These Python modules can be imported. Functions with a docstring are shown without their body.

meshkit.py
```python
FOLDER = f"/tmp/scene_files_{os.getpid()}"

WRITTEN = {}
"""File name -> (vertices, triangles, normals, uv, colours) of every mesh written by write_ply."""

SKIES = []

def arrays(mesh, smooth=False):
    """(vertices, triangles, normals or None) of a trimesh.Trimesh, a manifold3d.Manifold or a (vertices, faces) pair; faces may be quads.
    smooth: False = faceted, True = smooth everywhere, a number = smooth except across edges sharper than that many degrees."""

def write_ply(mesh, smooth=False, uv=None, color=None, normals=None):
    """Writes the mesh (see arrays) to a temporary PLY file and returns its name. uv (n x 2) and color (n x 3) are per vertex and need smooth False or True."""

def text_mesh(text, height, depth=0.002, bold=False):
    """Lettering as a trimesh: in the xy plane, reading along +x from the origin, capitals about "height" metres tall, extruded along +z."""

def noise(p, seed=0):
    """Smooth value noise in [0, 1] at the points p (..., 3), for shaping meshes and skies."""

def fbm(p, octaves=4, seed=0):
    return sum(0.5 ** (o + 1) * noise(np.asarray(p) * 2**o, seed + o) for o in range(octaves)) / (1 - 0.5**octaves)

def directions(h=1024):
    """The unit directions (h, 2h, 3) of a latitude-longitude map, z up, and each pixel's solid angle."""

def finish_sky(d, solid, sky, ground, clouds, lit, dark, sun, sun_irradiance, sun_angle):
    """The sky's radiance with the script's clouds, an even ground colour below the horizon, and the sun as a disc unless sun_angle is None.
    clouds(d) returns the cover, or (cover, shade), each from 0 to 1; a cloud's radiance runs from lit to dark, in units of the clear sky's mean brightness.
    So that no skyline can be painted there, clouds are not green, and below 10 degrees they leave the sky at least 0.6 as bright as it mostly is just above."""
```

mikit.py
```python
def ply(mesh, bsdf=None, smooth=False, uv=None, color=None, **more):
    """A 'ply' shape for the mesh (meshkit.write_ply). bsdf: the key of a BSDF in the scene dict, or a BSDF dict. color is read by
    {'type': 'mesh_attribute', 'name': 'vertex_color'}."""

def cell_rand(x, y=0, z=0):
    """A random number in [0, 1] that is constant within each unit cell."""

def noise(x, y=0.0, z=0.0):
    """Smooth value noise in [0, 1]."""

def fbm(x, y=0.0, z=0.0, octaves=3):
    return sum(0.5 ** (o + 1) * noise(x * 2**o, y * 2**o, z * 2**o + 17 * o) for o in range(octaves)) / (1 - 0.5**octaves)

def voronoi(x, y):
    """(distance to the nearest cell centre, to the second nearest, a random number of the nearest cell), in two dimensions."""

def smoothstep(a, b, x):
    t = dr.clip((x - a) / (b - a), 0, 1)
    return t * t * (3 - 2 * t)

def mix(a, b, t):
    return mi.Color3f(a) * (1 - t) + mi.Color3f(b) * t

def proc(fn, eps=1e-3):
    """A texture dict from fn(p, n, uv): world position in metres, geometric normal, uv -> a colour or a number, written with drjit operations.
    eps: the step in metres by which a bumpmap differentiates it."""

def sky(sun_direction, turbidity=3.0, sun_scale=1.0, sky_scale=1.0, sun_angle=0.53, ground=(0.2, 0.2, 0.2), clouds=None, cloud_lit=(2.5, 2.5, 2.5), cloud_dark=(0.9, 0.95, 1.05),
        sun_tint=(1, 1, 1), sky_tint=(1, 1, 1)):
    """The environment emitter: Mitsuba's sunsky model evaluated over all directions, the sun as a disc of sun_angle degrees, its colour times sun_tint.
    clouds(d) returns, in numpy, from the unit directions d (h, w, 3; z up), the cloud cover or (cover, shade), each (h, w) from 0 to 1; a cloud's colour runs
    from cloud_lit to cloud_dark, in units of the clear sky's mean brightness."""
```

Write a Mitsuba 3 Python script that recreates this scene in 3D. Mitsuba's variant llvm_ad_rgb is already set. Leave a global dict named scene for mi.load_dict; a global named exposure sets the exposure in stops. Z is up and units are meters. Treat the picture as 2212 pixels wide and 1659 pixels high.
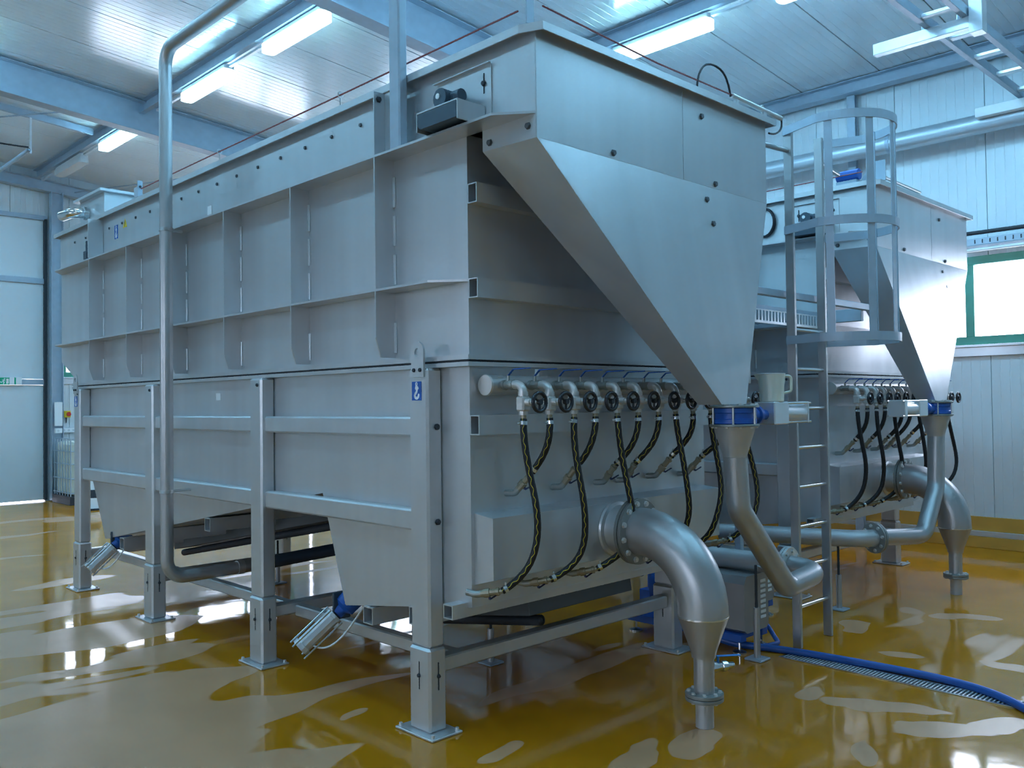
import math, random
import numpy as np, trimesh, mitsuba as mi, drjit as dr, mikit, meshkit
import manifold3d as m3
from scipy.interpolate import CubicSpline
from shapely.geometry import Polygon, Point, LineString, box as sbox
from shapely.ops import unary_union
random.seed(7); np.random.seed(7)
T = mi.ScalarTransform4f
scene, labels = {}, {}

# ------------------------------------------------------------------ camera, sky, lamps, exposure
CAM = np.array([-2.865, -3.241, 1.65])
FWD = np.array([0.697693, 0.716396, 0.022343]); UP = -np.array([0.006613, 0.024754, -0.999672])
scene['camera'] = {'type': 'perspective', 'fov': 2 * math.degrees(math.atan(1106 / 1897.47)), 'fov_axis': 'x', 'near_clip': 0.05, 'far_clip': 200.0,
                   'to_world': T().look_at(origin=CAM.tolist(), target=(CAM + FWD).tolist(), up=UP.tolist())}
exposure = 0.3
LAMP = [9.4, 23.0, 34.0]              # radiance of a lit lamp cover (cold fluorescent tubes)
scene['sky'] = mikit.sky([0.3, -0.5, 0.8], turbidity=5.0, sun_scale=0.0, sky_scale=1.0, sun_angle=None, ground=(0.35, 0.35, 0.35),
                         clouds=lambda d: np.ones(d.shape[:2]), cloud_lit=(62, 70, 88), cloud_dark=(62, 70, 88))

# ------------------------------------------------------------------ materials
P_, N_, FB, MIX, SS = mikit.proc, mikit.noise, mikit.fbm, mikit.mix, mikit.smoothstep
def rgb(c): return {'type': 'rgb', 'value': list(c)}
def mat(key, d, two=True):
    scene[key] = {'type': 'twosided', 'b': d} if two else d
    return key
def pr(c, rough=.5, metal=0., spec=.5, **k):
    return {'type': 'principled', 'base_color': c if isinstance(c, dict) else rgb(c), 'roughness': rough, 'metallic': metal, 'specular': spec, **k}
def streaks(base, amp, tint=(1, 1, 1)):
    def fn(p, n, uv):
        h = p.x + p.y
        s = FB(h * 9.0, p.z * .5, 3.0, 3) * .6 + FB(h * 1.3, p.z * 1.1, 7.0, 2) * .4
        return mi.Color3f(*[base * t for t in tint]) * (1 + amp * (s - .5) * 2)
    return P_(fn)
mat('m_steel', pr(streaks(.58, .12, (.98, 1., 1.02)), .37, .70, .5))
mat('m_steel_rough', pr(streaks(.50, .15), .48, .65, .5))
mat('m_pipe', pr(streaks(.42, .16), .37, .72, .5))
mat('m_flange', pr((.24, .25, .24), .42, .6))
mat('m_wallpipe', pr((.48, .52, .56), .36, .5))
mat('m_bright', pr((.70, .71, .72), .16, 1.))
mat('m_galv', pr(P_(lambda p, n, uv: mi.Color3f(.36, .43, .50) * (.94 + .12 * FB(p.x * 14, p.y * 14, p.z * 14, 2))), .48, .25))
mat('m_cover', pr(streaks(.30, .15), .4, .7))
mat('m_cast', pr((.62, .60, .58), .4, .55))
mat('m_brass', pr((.30, .265, .19), .42, .6))
mat('m_fitting', pr((.30, .31, .29), .42, .7))
mat('m_wheel', pr((.012, .012, .016), .3, 0., .5))
mat('m_rubber', pr((.010, .010, .012), .45, 0., .35))
mat('m_yellow', pr((.70, .50, .02), .5))
mat('m_blue', pr((.010, .075, .33), .35))
mat('m_sky', pr((.03, .22, .62), .35))
mat('m_navy', pr((.012, .016, .06), .4))
mat('m_bluehose', pr((.012, .07, .28), .38))
mat('m_alu', pr((.72, .74, .76), .33, .6))
mat('m_dark', pr((.02, .024, .03), .6))
mat('m_darksteel', pr((.10, .11, .12), .5, .5))
mat('m_motor', pr((.035, .055, .075), .45, .1))
mat('m_red', pr((.55, .03, .02), .4))
mat('m_wire', pr((.22, .05, .05), .5))
mat('m_white', pr((.80, .81, .82), .45))
mat('m_jug', pr((.72, .72, .62), .35))
mat('m_green', pr((.06, .27, .19), .4))
mat('m_exit', pr((.0, .30, .16), .4))
mat('m_wood', pr((.30, .13, .05), .6))
mat('m_lampbody', pr((.55, .57, .58), .45))
def wall_c(p, n, uv):
    return mi.Color3f(.68, .72, .74) * (.96 + .06 * FB(p.x * 2 + p.y * 2, p.z * .8, 0., 3))
mat('m_wall', pr(P_(wall_c), .38, 0., .4))
mat('m_ceil', pr((.64, .67, .70), .17, .0, .85))
mat('m_ochre', pr(P_(lambda p, n, uv: mi.Color3f(.50, .27, .045) * (.85 + .3 * FB(p.x * 5, p.y * 5, p.z * 5, 2))), .3, 0., .6))

BLOBS = [(1.84, -1.17, .34, .10, -65), (1.72, -1.55, .30, .11, -50), (1.80, -.84, .16, .08, 10), (-.15, .77, .12, .05, 15), (.82, 1.0, .12, .05, -60), (0., -.18, .18, .06, 8),
         (1.98, -1.75, .2, .1, -30), (2.9, -.9, .16, .07, -70), (3.1, -1.5, .22, .08, -80), (.25, -.75, .4, .09, 20), (.75, -.78, .22, .10, 10), (4.2, -.8, .26, .10, -60),
         (3.4, -.35, .25, .10, 20), (1.2, -1.4, .16, .06, 30), (2.6, -1.95, .3, .16, -40)]
def wetness(p):
    """1 where water stands on the floor, 0 where it has dried."""
    wx = FB(p.x * 1.6, p.y * 1.6, 5., 2) - .5
    wy = FB(p.x * 1.6, p.y * 1.6, 9., 2) - .5
    st = FB((p.x + .5 * wx) * .55, (p.y + .25 * wy) * 2.6, 1., 3)
    left = SS(.1, -.6, p.x + .5 * wx - .2 * (p.y - 2.)) * SS(6.2, 4.6, p.y + 1.2 * wy)           # the aisle beside the tank dries first
    w = SS(-.012, .012, st - (.24 + .34 * left))
    for i, (x, y, a, b, r) in enumerate(BLOBS):
        c, s = math.cos(math.radians(r)), math.sin(math.radians(r))
        u = (c * (p.x - x) + s * (p.y - y)) / a
        v = (-s * (p.x - x) + c * (p.y - y)) / b
        d = u * u + v * v + 1.6 * (FB(p.x * 7, p.y * 7, 20. + i, 2) - .5)
        w = w * SS(.85, 1.0, d)
    return w
def floor_dry(p, n, uv):
    return mi.Color3f(.43, .225, .11) * (.9 + .2 * FB(p.x * 3, p.y * 3, 2., 3))
def floor_wet(p, n, uv):
    return mi.Color3f(.37, .142, .005) * (.88 + .24 * FB(p.x * 3, p.y * 3, 2., 3))
scene['m_floor'] = {'type': 'twosided', 'b': {'type': 'blendbsdf', 'weight': P_(lambda p, n, uv: wetness(p)),
    'a': pr(P_(floor_dry), .31, 0., .85),
    'b': {'type': 'bumpmap', 'scale': 1.0, 't': P_(lambda p, n, uv: .0006 * FB(p.x * 8, p.y * 8, 3., 2), 4e-3), 'bb': pr(P_(floor_wet), .07, 0., .5)}}}
scene['m_pane'] = {'type': 'thindielectric', 'int_ior': 1.5}

# ------------------------------------------------------------------ mesh helpers
def cat(*ms):
    out = []
    for m in ms: out += m if isinstance(m, (list, tuple)) else [m]
    return trimesh.util.concatenate(out)
def rb(x0, x1, y0, y1, z0, z1, r=.003):
    """A box with chamfered edges."""
    x0, x1 = sorted((x0, x1)); y0, y1 = sorted((y0, y1)); z0, z1 = sorted((z0, z1))
    r = min(r, .3 * min(x1 - x0, y1 - y0, z1 - z0))
    pts = []
    for X, sx in ((x0, 1), (x1, -1)):
        for Y, sy in ((y0, 1), (y1, -1)):
            for Z, sz in ((z0, 1), (z1, -1)):
                pts += [(X + sx * r, Y + sy * r, Z), (X + sx * r, Y, Z + sz * r), (X, Y + sy * r, Z + sz * r)]
    return trimesh.convex.convex_hull(np.array(pts))
def frame_of(d):
    d = np.asarray(d, float); d /= np.linalg.norm(d)
    a = np.array([0, 0, 1.]) if abs(d[2]) < .9 else np.array([0, 1., 0])
    u = np.cross(a, d); u /= np.linalg.norm(u)
    return u, np.cross(d, u), d
def cyl(p, q, r, n=20, r2=None):
    """A capped cylinder or cone from p to q."""
    p, q = np.asarray(p, float), np.asarray(q, float)
    return lathe(p, q - p, [(0, r), (np.linalg.norm(q - p), r if r2 is None else r2)], n)
def lathe(o, d, prof, n=28):
    """Turns (distance along d, radius) pairs about the axis through o; closed at both ends."""
    u, v, w = frame_of(d); o = np.asarray(o, float)
    prof = [(prof[0][0], 0.)] + list(prof) + [(prof[-1][0], 0.)]
    a = np.arange(n) * 2 * np.pi / n
    V, F = [], []
    for s, r in prof:
        V.append(o + w * s + (u[None] * np.cos(a)[:, None] + v[None] * np.sin(a)[:, None]) * max(r, 1e-6))
    for k in range(len(prof) - 1):
        for i in range(n):
            j = (i + 1) % n
            A, B, C, D = k * n + i, k * n + j, (k + 1) * n + j, (k + 1) * n + i
            F += [(A, B, C), (A, C, D)]
    return trimesh.Trimesh(np.vstack(V), np.array(F), process=False)
def tube(pts, r, n=16, caps=True):
    """A round tube along the points; r may vary along it."""
    pts = np.asarray(pts, float); rr = np.broadcast_to(np.asarray(r, float), (len(pts),))
    t = np.gradient(pts, axis=0); t /= np.linalg.norm(t, axis=1, keepdims=True)
    u, v, _ = frame_of(t[0]); U, Vv = [u], [v]
    for k in range(1, len(pts)):
        u = U[-1] - t[k] * (U[-1] @ t[k]); u /= np.linalg.norm(u)
        U.append(u); Vv.append(np.cross(t[k], u))
    a = np.arange(n) * 2 * np.pi / n
    V = np.vstack([pts[k] + rr[k] * (np.cos(a)[:, None] * U[k] + np.sin(a)[:, None] * Vv[k]) for k in range(len(pts))])
    F = []
    for k in range(len(pts) - 1):
        for i in range(n):
            j = (i + 1) % n
            F += [(k * n + i, k * n + j, (k + 1) * n + j), (k * n + i, (k + 1) * n + j, (k + 1) * n + i)]
    if caps:
        c0, c1 = len(V), len(V) + 1
        V = np.vstack([V, pts[:1], pts[-1:]])
        e = (len(pts) - 1) * n
        for i in range(n):
            j = (i + 1) % n
            F += [(c0, j, i), (c1, e + i, e + j)]
    return trimesh.Trimesh(V, np.array(F), process=False)
def bend(pts, rad, step=7):
    """A polyline with its corners rounded to the given radius."""
    pts = [np.asarray(p, float) for p in pts]; out = [pts[0]]
    for k in range(1, len(pts) - 1):
        a, b = pts[k - 1] - pts[k], pts[k + 1] - pts[k]
        la, lb = np.linalg.norm(a), np.linalg.norm(b); a, b = a / la, b / lb
        th = math.acos(np.clip(a @ b, -1, 1)); d = min(rad / math.tan(th / 2), (.98 if k == 1 else .49) * la, (.98 if k == len(pts) - 2 else .49) * lb); R = d * math.tan(th / 2)
        c = pts[k] + (a + b) / np.linalg.norm(a + b) * (R / math.sin(th / 2))
        p0, p1 = pts[k] + a * d, pts[k] + b * d
        x, y = p0 - c, p1 - c; ang = math.acos(np.clip(x @ y / R / R, -1, 1))
        m = max(3, int(math.degrees(ang) / step))
        for i in range(m + 1):
            s = i / m
            out.append(c + (math.sin((1 - s) * ang) * x + math.sin(s * ang) * y) / math.sin(ang))
    out.append(pts[-1])
    return np.array(out)
def spline(pts, n=60):
    pts = np.asarray(pts, float)
    s = np.r_[0, np.cumsum(np.linalg.norm(np.diff(pts, axis=0), axis=1))]
    return CubicSpline(s, pts)(np.linspace(0, s[-1], n))
def bar(p, q, w, h, up=(0, 0, 1)):
    """A rectangular bar from p to q, w wide and h high."""
    p, q = np.asarray(p, float), np.asarray(q, float); d = q - p; L = np.linalg.norm(d); d /= L
    up = np.asarray(up, float)
    if abs(d @ up) > .99: up = np.array([0, 1., 0])
    s = np.cross(d, up); s /= np.linalg.norm(s); u = np.cross(s, d)
    m = rb(-w / 2, w / 2, 0, L, -h / 2, h / 2, .004)
    M = np.eye(4); M[:3, 0], M[:3, 1], M[:3, 2], M[:3, 3] = s, d, u, p
    m.apply_transform(M); return m
def ext(poly, axis, a, b):
    """Extrudes a polygon given in the other two coordinates, in order, from a to b along the axis."""
    poly = poly if hasattr(poly, 'exterior') else Polygon(poly)
    m = trimesh.creation.extrude_polygon(poly, abs(b - a), engine='earcut'); v = m.vertices.copy(); lo = min(a, b)
    if axis == 'x': w = np.c_[v[:, 2] + lo, v[:, 0], v[:, 1]]
    elif axis == 'y': w = np.c_[v[:, 0], v[:, 2] + lo, v[:, 1]]
    else: w = np.c_[v[:, 0], v[:, 1], v[:, 2] + lo]
    m = trimesh.Trimesh(w, m.faces, process=False)
    if axis == 'y': m.invert()
    return m
def slab(pts, t):
    """A thin plate on planar points, t thick to the inner side."""
    pts = np.asarray(pts, float); n = np.cross(pts[1] - pts[0], pts[2] - pts[0]); n /= np.linalg.norm(n)
    k = len(pts); V = np.vstack([pts, pts - n * t]); F = []
    for i in range(1, k - 1): F += [(0, i, i + 1), (k, k + i + 1, k + i)]
    for i in range(k):
        j = (i + 1) % k; F += [(i, k + i, k + j), (i, k + j, j)]
    return trimesh.Trimesh(V, np.array(F), process=False)
def hollow(x0, x1, y0, y1, z0, z1, ax, t=.005):
    """A rectangular hollow section open at both ends along the axis."""
    if ax == 'x':
        return ext(Polygon([(y0, z0), (y1, z0), (y1, z1), (y0, z1)], [[(y0 + t, z0 + t), (y1 - t, z0 + t), (y1 - t, z1 - t), (y0 + t, z1 - t)]]), 'x', x0, x1)
    return ext(Polygon([(x0, z0), (x1, z0), (x1, z1), (x0, z1)], [[(x0 + t, z0 + t), (x1 - t, z0 + t), (x1 - t, z1 - t), (x0 + t, z1 - t)]]), 'y', y0, y1)
def hexbolt(p, d, r=.011, h=.009): return lathe(p, d, [(0, r * 1.25), (.003, r * 1.25), (.003, r), (h, r)], 6)
def ringpts(o, d, R, n, a0=0.):
    u, v, w = frame_of(d)
    return [np.asarray(o, float) + R * (math.cos(a) * u + math.sin(a) * v) for a in a0 + np.arange(n) * 2 * np.pi / n]
def flange(o, d, R, t, n=8, hole=.82, br=.011, side=0):
    """A round flange with bolt heads on both faces."""
    u, v, w = frame_of(d); o = np.asarray(o, float)
    ms = [lathe(o, w, [(0, R * .985), (.002, R), (t - .002, R), (t, R * .985)], 32)]
    return ms, ([hexbolt(p, -w, br, br * .9) for p in ringpts(o, w, R * hole, n, .2)] if side <= 0 else []) + ([hexbolt(p + w * t, w, br, br * .9) for p in ringpts(o, w, R * hole, n, .2)] if side >= 0 else [])
def add_flange(t, o, d, R, th, n, hole, br, side=0, m='m_flange'):
    ms, bo = flange(o, d, R, th, n, hole, br, side)
    fk = part(t, 'flange', cat(ms), m, 40)
    for b in bo: part(fk, 'bolt', b, 'm_cast')

# ------------------------------------------------------------------ naming helpers
def numbered(k):
    if k not in scene and k not in labels and not any(s.startswith(k + '__') for s in scene): return k
    i = 1
    while f'{k}_{i:03d}' in scene or f'{k}_{i:03d}' in labels or any(s.startswith(f'{k}_{i:03d}__') for s in scene): i += 1
    return f'{k}_{i:03d}'
def thing(name, label, cat_, group=None, kind=None):
    k = numbered(name); labels[k] = {'label': label, 'category': cat_}
    if group: labels[k]['group'] = group
    if kind: labels[k]['kind'] = kind
    return k
def part(parent, name, mesh, m, smooth=False, label=None, kind=None, **kw):
    k = numbered(f'{parent}__{name}')
    scene[k] = mikit.ply(mesh, m, smooth=smooth, **kw)
    if label: labels.setdefault(k, {})['label'] = label
    if kind: labels.setdefault(k, {})['kind'] = kind
    return k
def one(name, mesh, m, label, cat_, smooth=False, group=None, kind=None):
    k = thing(name, label, cat_, group, kind); scene[k] = mikit.ply(mesh, m, smooth=smooth); return k
def copy(src, off, label, group=None):
    """A copy of a thing with its parts, moved by off."""
    base = src[:-4] if src[-4:-3] == '_' and src[-3:].isdigit() else src
    k = thing(base, label, labels[src]['category'], group or labels[src].get('group'), labels[src].get('kind'))
    for s in [s for s in scene if s == src or s.startswith(src + '__')]:
        d = scene[s]; M = T().translate(list(map(float, off)))
        scene[k + s[len(src):]] = {**d, 'to_world': M @ d['to_world'] if 'to_world' in d else M}
        if s in labels and s != src: labels[k + s[len(src):]] = dict(labels[s])
    return k
def struct(name, mesh, m, label=None, smooth=False):
    k = numbered(name); scene[k] = mikit.ply(mesh, m, smooth=smooth); labels[k] = {'kind': 'structure'}
    if label: labels[k]['label'] = label
    return k

# ------------------------------------------------------------------ the hall
X0, X1, Y0, Y1 = -9.2, 7.63, -11.0, 14.05
def zc(x): return 5.5 + .085 * (X1 - x)
struct('floor', rb(X0 - .3, X1 + .3, Y0 - .3, Y1 + .3, -.2, 0, .001), 'm_floor', 'glossy wet ochre epoxy floor with dried patches')
# ceiling of sandwich panels running along x
scene_key = 'ceiling'; labels['ceiling'] = {'kind': 'structure', 'label': 'glossy white ceiling of long ribbed metal panels'}
ys = np.arange(2.042 - .98 * 14, Y1 + .98, .98)
for a in ys:
    b = a + .98
    a_, b_ = max(a + .005, Y0 - .1), min(b - .005, Y1 + .1)
    if b_ - a_ < .05: continue
    prof = [(a_, .05), (a_, .004), (a_ + .004, 0)]
    for g in np.arange(a + .098, a + .93, .098):
        if a_ + .02 < g < b_ - .02: prof += [(g - .005, 0), (g - .002, .0022), (g + .002, .0022), (g + .005, 0)]
    prof += [(b_ - .004, 0), (b_, .004), (b_, .05)]
    v = [(x, y, zc(x) + d) for x in (X0 - .1, X1 + .1) for y, d in prof]; n_ = len(prof)
    part('ceiling', 'panel', trimesh.Trimesh(v, [f for i in range(n_ - 1) for f in ((i, i + 1, n_ + i + 1), (i, n_ + i + 1, n_ + i))], process=False), 'm_ceil')
part('ceiling', 'backing', slab([(X0 - .3, Y0 - .3, zc(X0 - .3) + .05), (X0 - .3, Y1 + .3, zc(X0 - .3) + .05), (X1 + .3, Y1 + .3, zc(X1 + .3) + .05), (X1 + .3, Y0 - .3, zc(X1 + .3) + .05)], .05), 'm_darksteel')

WZ0, WZ1 = 2.24, 3.22       # window openings
def wall(name, axis, pos, a0, a1, openings, top, label, inward):
    """Vertical sandwich panels about a metre wide with gaps of 4 mm, cut out where the windows and doors are."""
    labels[name] = {'kind': 'structure', 'label': label}
    def P3(d, u, z): return (pos - d * inward, u, z) if axis == 'x' else (u, pos - d * inward, z)
    def sheet(u0, u1, zb, zt):
        prof = [(u0, .02), (u0, .004), (u0 + .004, 0)]
        for g in np.arange(math.ceil(u0 / .0982) * .0982, u1, .0982):
            if u0 + .02 < g < u1 - .02: prof += [(g - .005, 0), (g - .002, .0016), (g + .002, .0016), (g + .005, 0)]
        prof += [(u1 - .004, 0), (u1, .004), (u1, .02)]; n_ = len(prof)
        v = [P3(d, u, zb) for u, d in prof] + [P3(d, u, zt(u)) for u, d in prof]
        part(name, 'panel', trimesh.Trimesh(v, [f for i in range(n_ - 1) for f in ((i, i + 1, n_ + i + 1), (i, n_ + i + 1, n_ + i))], process=False), 'm_wall')
    e = np.arange(a0, a1 + .5, .982)
    for p, q in zip(e[:-1], e[1:]):
        q = min(q, a1); cuts = sorted({p + .002, q - .002} | {c for o in openings for c in o[:2] if p + .02 < c < q - .02})
        for u0, u1 in zip(cuts[:-1], cuts[1:]):
            hit = [o for o in openings if o[0] < (u0 + u1) / 2 < o[1]]
            if hit:
                if hit[0][2] > .05: sheet(u0, u1, 0., lambda u: hit[0][2])
                sheet(u0, u1, hit[0][3], top)
            elif u1 - u0 > .03: sheet(u0, u1, 0., top)
    core = Polygon([(a0, 0), (a1, 0), (a1, top(a1)), (a0, top(a0))])
    for (o0, o1, z0, z1) in openings: core = core.difference(sbox(o0, z0, o1, z1))
    part(name, 'core', ext(core, axis, pos - .022 * inward, pos - .10 * inward), 'm_lampbody')
WIN_R = [(-2.05, 1.31), (8.0, 12.0)]
WIN_F = [(2.43, 4.7), (4.95, 7.2)]
WIN_L = [(-4.5, .2), (4.0, 7.2)]
WIN_B = []
wall('wall_right', 'x', X1, Y0 - .79, Y1, [(a, b, WZ0, WZ1) for a, b in WIN_R], lambda y: zc(X1), 'white panel wall behind the second tank', -1)
wall('wall_back', 'y', Y1, X0, X1, [(a, b, WZ0, WZ1) for a, b in WIN_F] + [(-2.2, 2.17, -.01, 5.1)], lambda x: zc(x), 'white panel gable wall beside the tall door', -1)
wall('wall_left', 'x', X0, Y0, Y1, [(a, b, WZ0, WZ1) for a, b in WIN_L], lambda y: zc(X0), 'white panel wall across the aisle', 1)
wall('wall_front', 'y', Y0, X0, X1, [(a, b, WZ0, WZ1) for a, b in WIN_B], lambda x: zc(x), 'white panel wall at the other end of the hall', 1)
wn = 0
def window(axis, pos, a, b, inward, sill=True):
    """A strip window: green frame, mullions, panes, a metal sill ledge."""
    global wn
    wn += 1; k = f'window_{wn}'; labels[k] = {'kind': 'structure', 'label': 'strip window with a green frame in the white wall'}
    n = max(1, round((b - a) / 1.12)); w = .09
    def B(u0, u1, d0, d1, z0, z1):
        d0, d1 = sorted((pos + d0 * inward, pos + d1 * inward))
        return rb(d0, d1, u0, u1, z0, z1) if axis == 'x' else rb(u0, u1, d0, d1, z0, z1)
    fr = [B(a, b, -.06, .02, WZ0, WZ0 + w), B(a, b, -.06, .02, WZ1 - w, WZ1)]
    for i in range(n + 1):
        c = a + (b - a) * i / n
        lo, hi = (c, c + w) if i == 0 else (c - w, c) if i == n else (c - w / 2, c + w / 2)
        fr.append(B(lo, hi, -.06, .02, WZ0 + w, WZ1 - w))
    part(k, 'frame', cat(fr), 'm_green', label='green window frame')
    for i in range(n):
        lo, hi = a + (b - a) * i / n + w * .5, a + (b - a) * (i + 1) / n - w * .5
        d = pos - .02 * inward
        q = [(lo, WZ0 + w * .6), (hi, WZ0 + w * .6), (hi, WZ1 - w * .6), (lo, WZ1 - w * .6)]
        v = np.array([(d, u, z) if axis == 'x' else (u, d, z) for u, z in q])
        part(k, 'pane', trimesh.Trimesh(v, [[0, 1, 2], [0, 2, 3]], process=False), 'm_pane')
    if sill:
        part(k, 'sill', cat(B(a - .1, b + .1, .0, .07, WZ0 - .03, WZ0 - .002), B(a - .1, b + .1, .0, .045, WZ0 - .13, WZ0 - .03)), 'm_alu', label='metal sill')
for a, b in WIN_R: window('x', X1, a, b, -1)
for a, b in WIN_F: window('y', Y1, a, b, -1)
for a, b in WIN_L: window('x', X0, a, b, 1)
for a, b in WIN_B: window('y', Y0, a, b, 1)

# kerbs at the foot of the walls: ochre face, grey capping strip, ochre band above
def kerb(name, axis, pos, a, b, inward, label):
    labels[name] = {'kind': 'structure', 'label': label}
    def B(d0, d1, z0, z1):
        d0, d1 = sorted((pos + d0 * inward, pos + d1 * inward))
        return rb(d0, d1, a, b, z0, z1) if axis == 'x' else rb(a, b, d0, d1, z0, z1)
    part(name, 'face', B(0.001, .055, 0.001, .125), 'm_ochre'); part(name, 'strip', B(.001, .05, .126, .185), 'm_alu', label='grey metal capping strip'); part(name, 'band', B(.001, .02, .186, .34), 'm_ochre')
kerb('baseboard_right', 'x', X1, Y0, Y1, -1, 'ochre kerb with grey capping strip along the right wall')
kerb('baseboard_back', 'y', Y1, 2.42, X1 - .06, -1, 'ochre kerb with grey capping strip along the gable wall')

# tall door in the gable wall
k = 'door_1'; labels[k] = {'kind': 'structure', 'label': 'tall white panelled door with horizontal rails and light under it'}
for z0, z1 in ((.025, 2.09), (2.20, 3.92), (4.02, 5.08)):
    e = np.linspace(-2.18, 2.15, 5)
    for p, q in zip(e[:-1], e[1:]): part(k, 'panel', rb(p + .001, q - .001, Y1 + .02, Y1 + .08, z0, z1), 'm_wall')
for z in (2.145, 3.97): part(k, 'rail', rb(-2.18, 2.15, Y1 - .02, Y1 + .07, z - .05, z + .05), 'm_galv')
part(k, 'seal', cat(rb(2.15, 2.20, Y1 - .05, Y1 + .05, .02, 5.1), rb(-2.25, -2.2, Y1 - .05, Y1 + .05, .02, 5.1)), 'm_dark', label='dark edge seal')
part(k, 'lintel', rb(-2.25, 2.2, Y1 - .03, Y1 + .05, 5.08, 5.16), 'm_galv')
struct('ground', rb(-40, 40, -40, 40, -.5, -.21, .001), 'm_white', 'pale ground outside')

# steel frame: rafters along x, purlins along y, gable beam, eave beam, columns
def hsec(p, q, h, w, tf=.012, tw=.008):
    """An I section between two points, flanges level across."""
    p, q = np.asarray(p, float), np.asarray(q, float); d = q - p; L = np.linalg.norm(d); d /= L
    up = np.array([0, 0, 1.]) if abs(d[2]) < .9 else np.array([1., 0, 0])
    s = np.cross(d, up); s /= np.linalg.norm(s); u = np.cross(s, d)
    M = np.eye(4); M[:3, 0], M[:3, 1], M[:3, 2], M[:3, 3] = s, d, u, p
    m = cat(rb(-w / 2, w / 2, 0, L, -h / 2, -h / 2 + tf), rb(-w / 2, w / 2, 0, L, h / 2 - tf, h / 2), rb(-tw / 2, tw / 2, 0, L, -h / 2 + tf, h / 2 - tf, .001))
    m.apply_transform(M); return m
for y, l in ((9.15, 'grey steel rafter of the bay behind the front tank'), (4.0, 'grey steel rafter crossing above the front tank'), (-1.15, 'grey steel rafter above the platform side')):
    struct('roof_rafter', hsec((X0 + .1, y, zc(X0 + .1) - .25), (X1 - .12, y, zc(X1 - .12) - .25), .44, .2), 'm_galv', l)
def csec(x, y0, y1, z, h=.17, w=.07):
    return cat(rb(x - .003, x + .003, y0, y1, z - h / 2, z + h / 2, .001), rb(x - w, x, y0, y1, z + h / 2 - .006, z + h / 2, .001), rb(x - w, x, y0, y1, z - h / 2, z - h / 2 + .006, .001))
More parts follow.
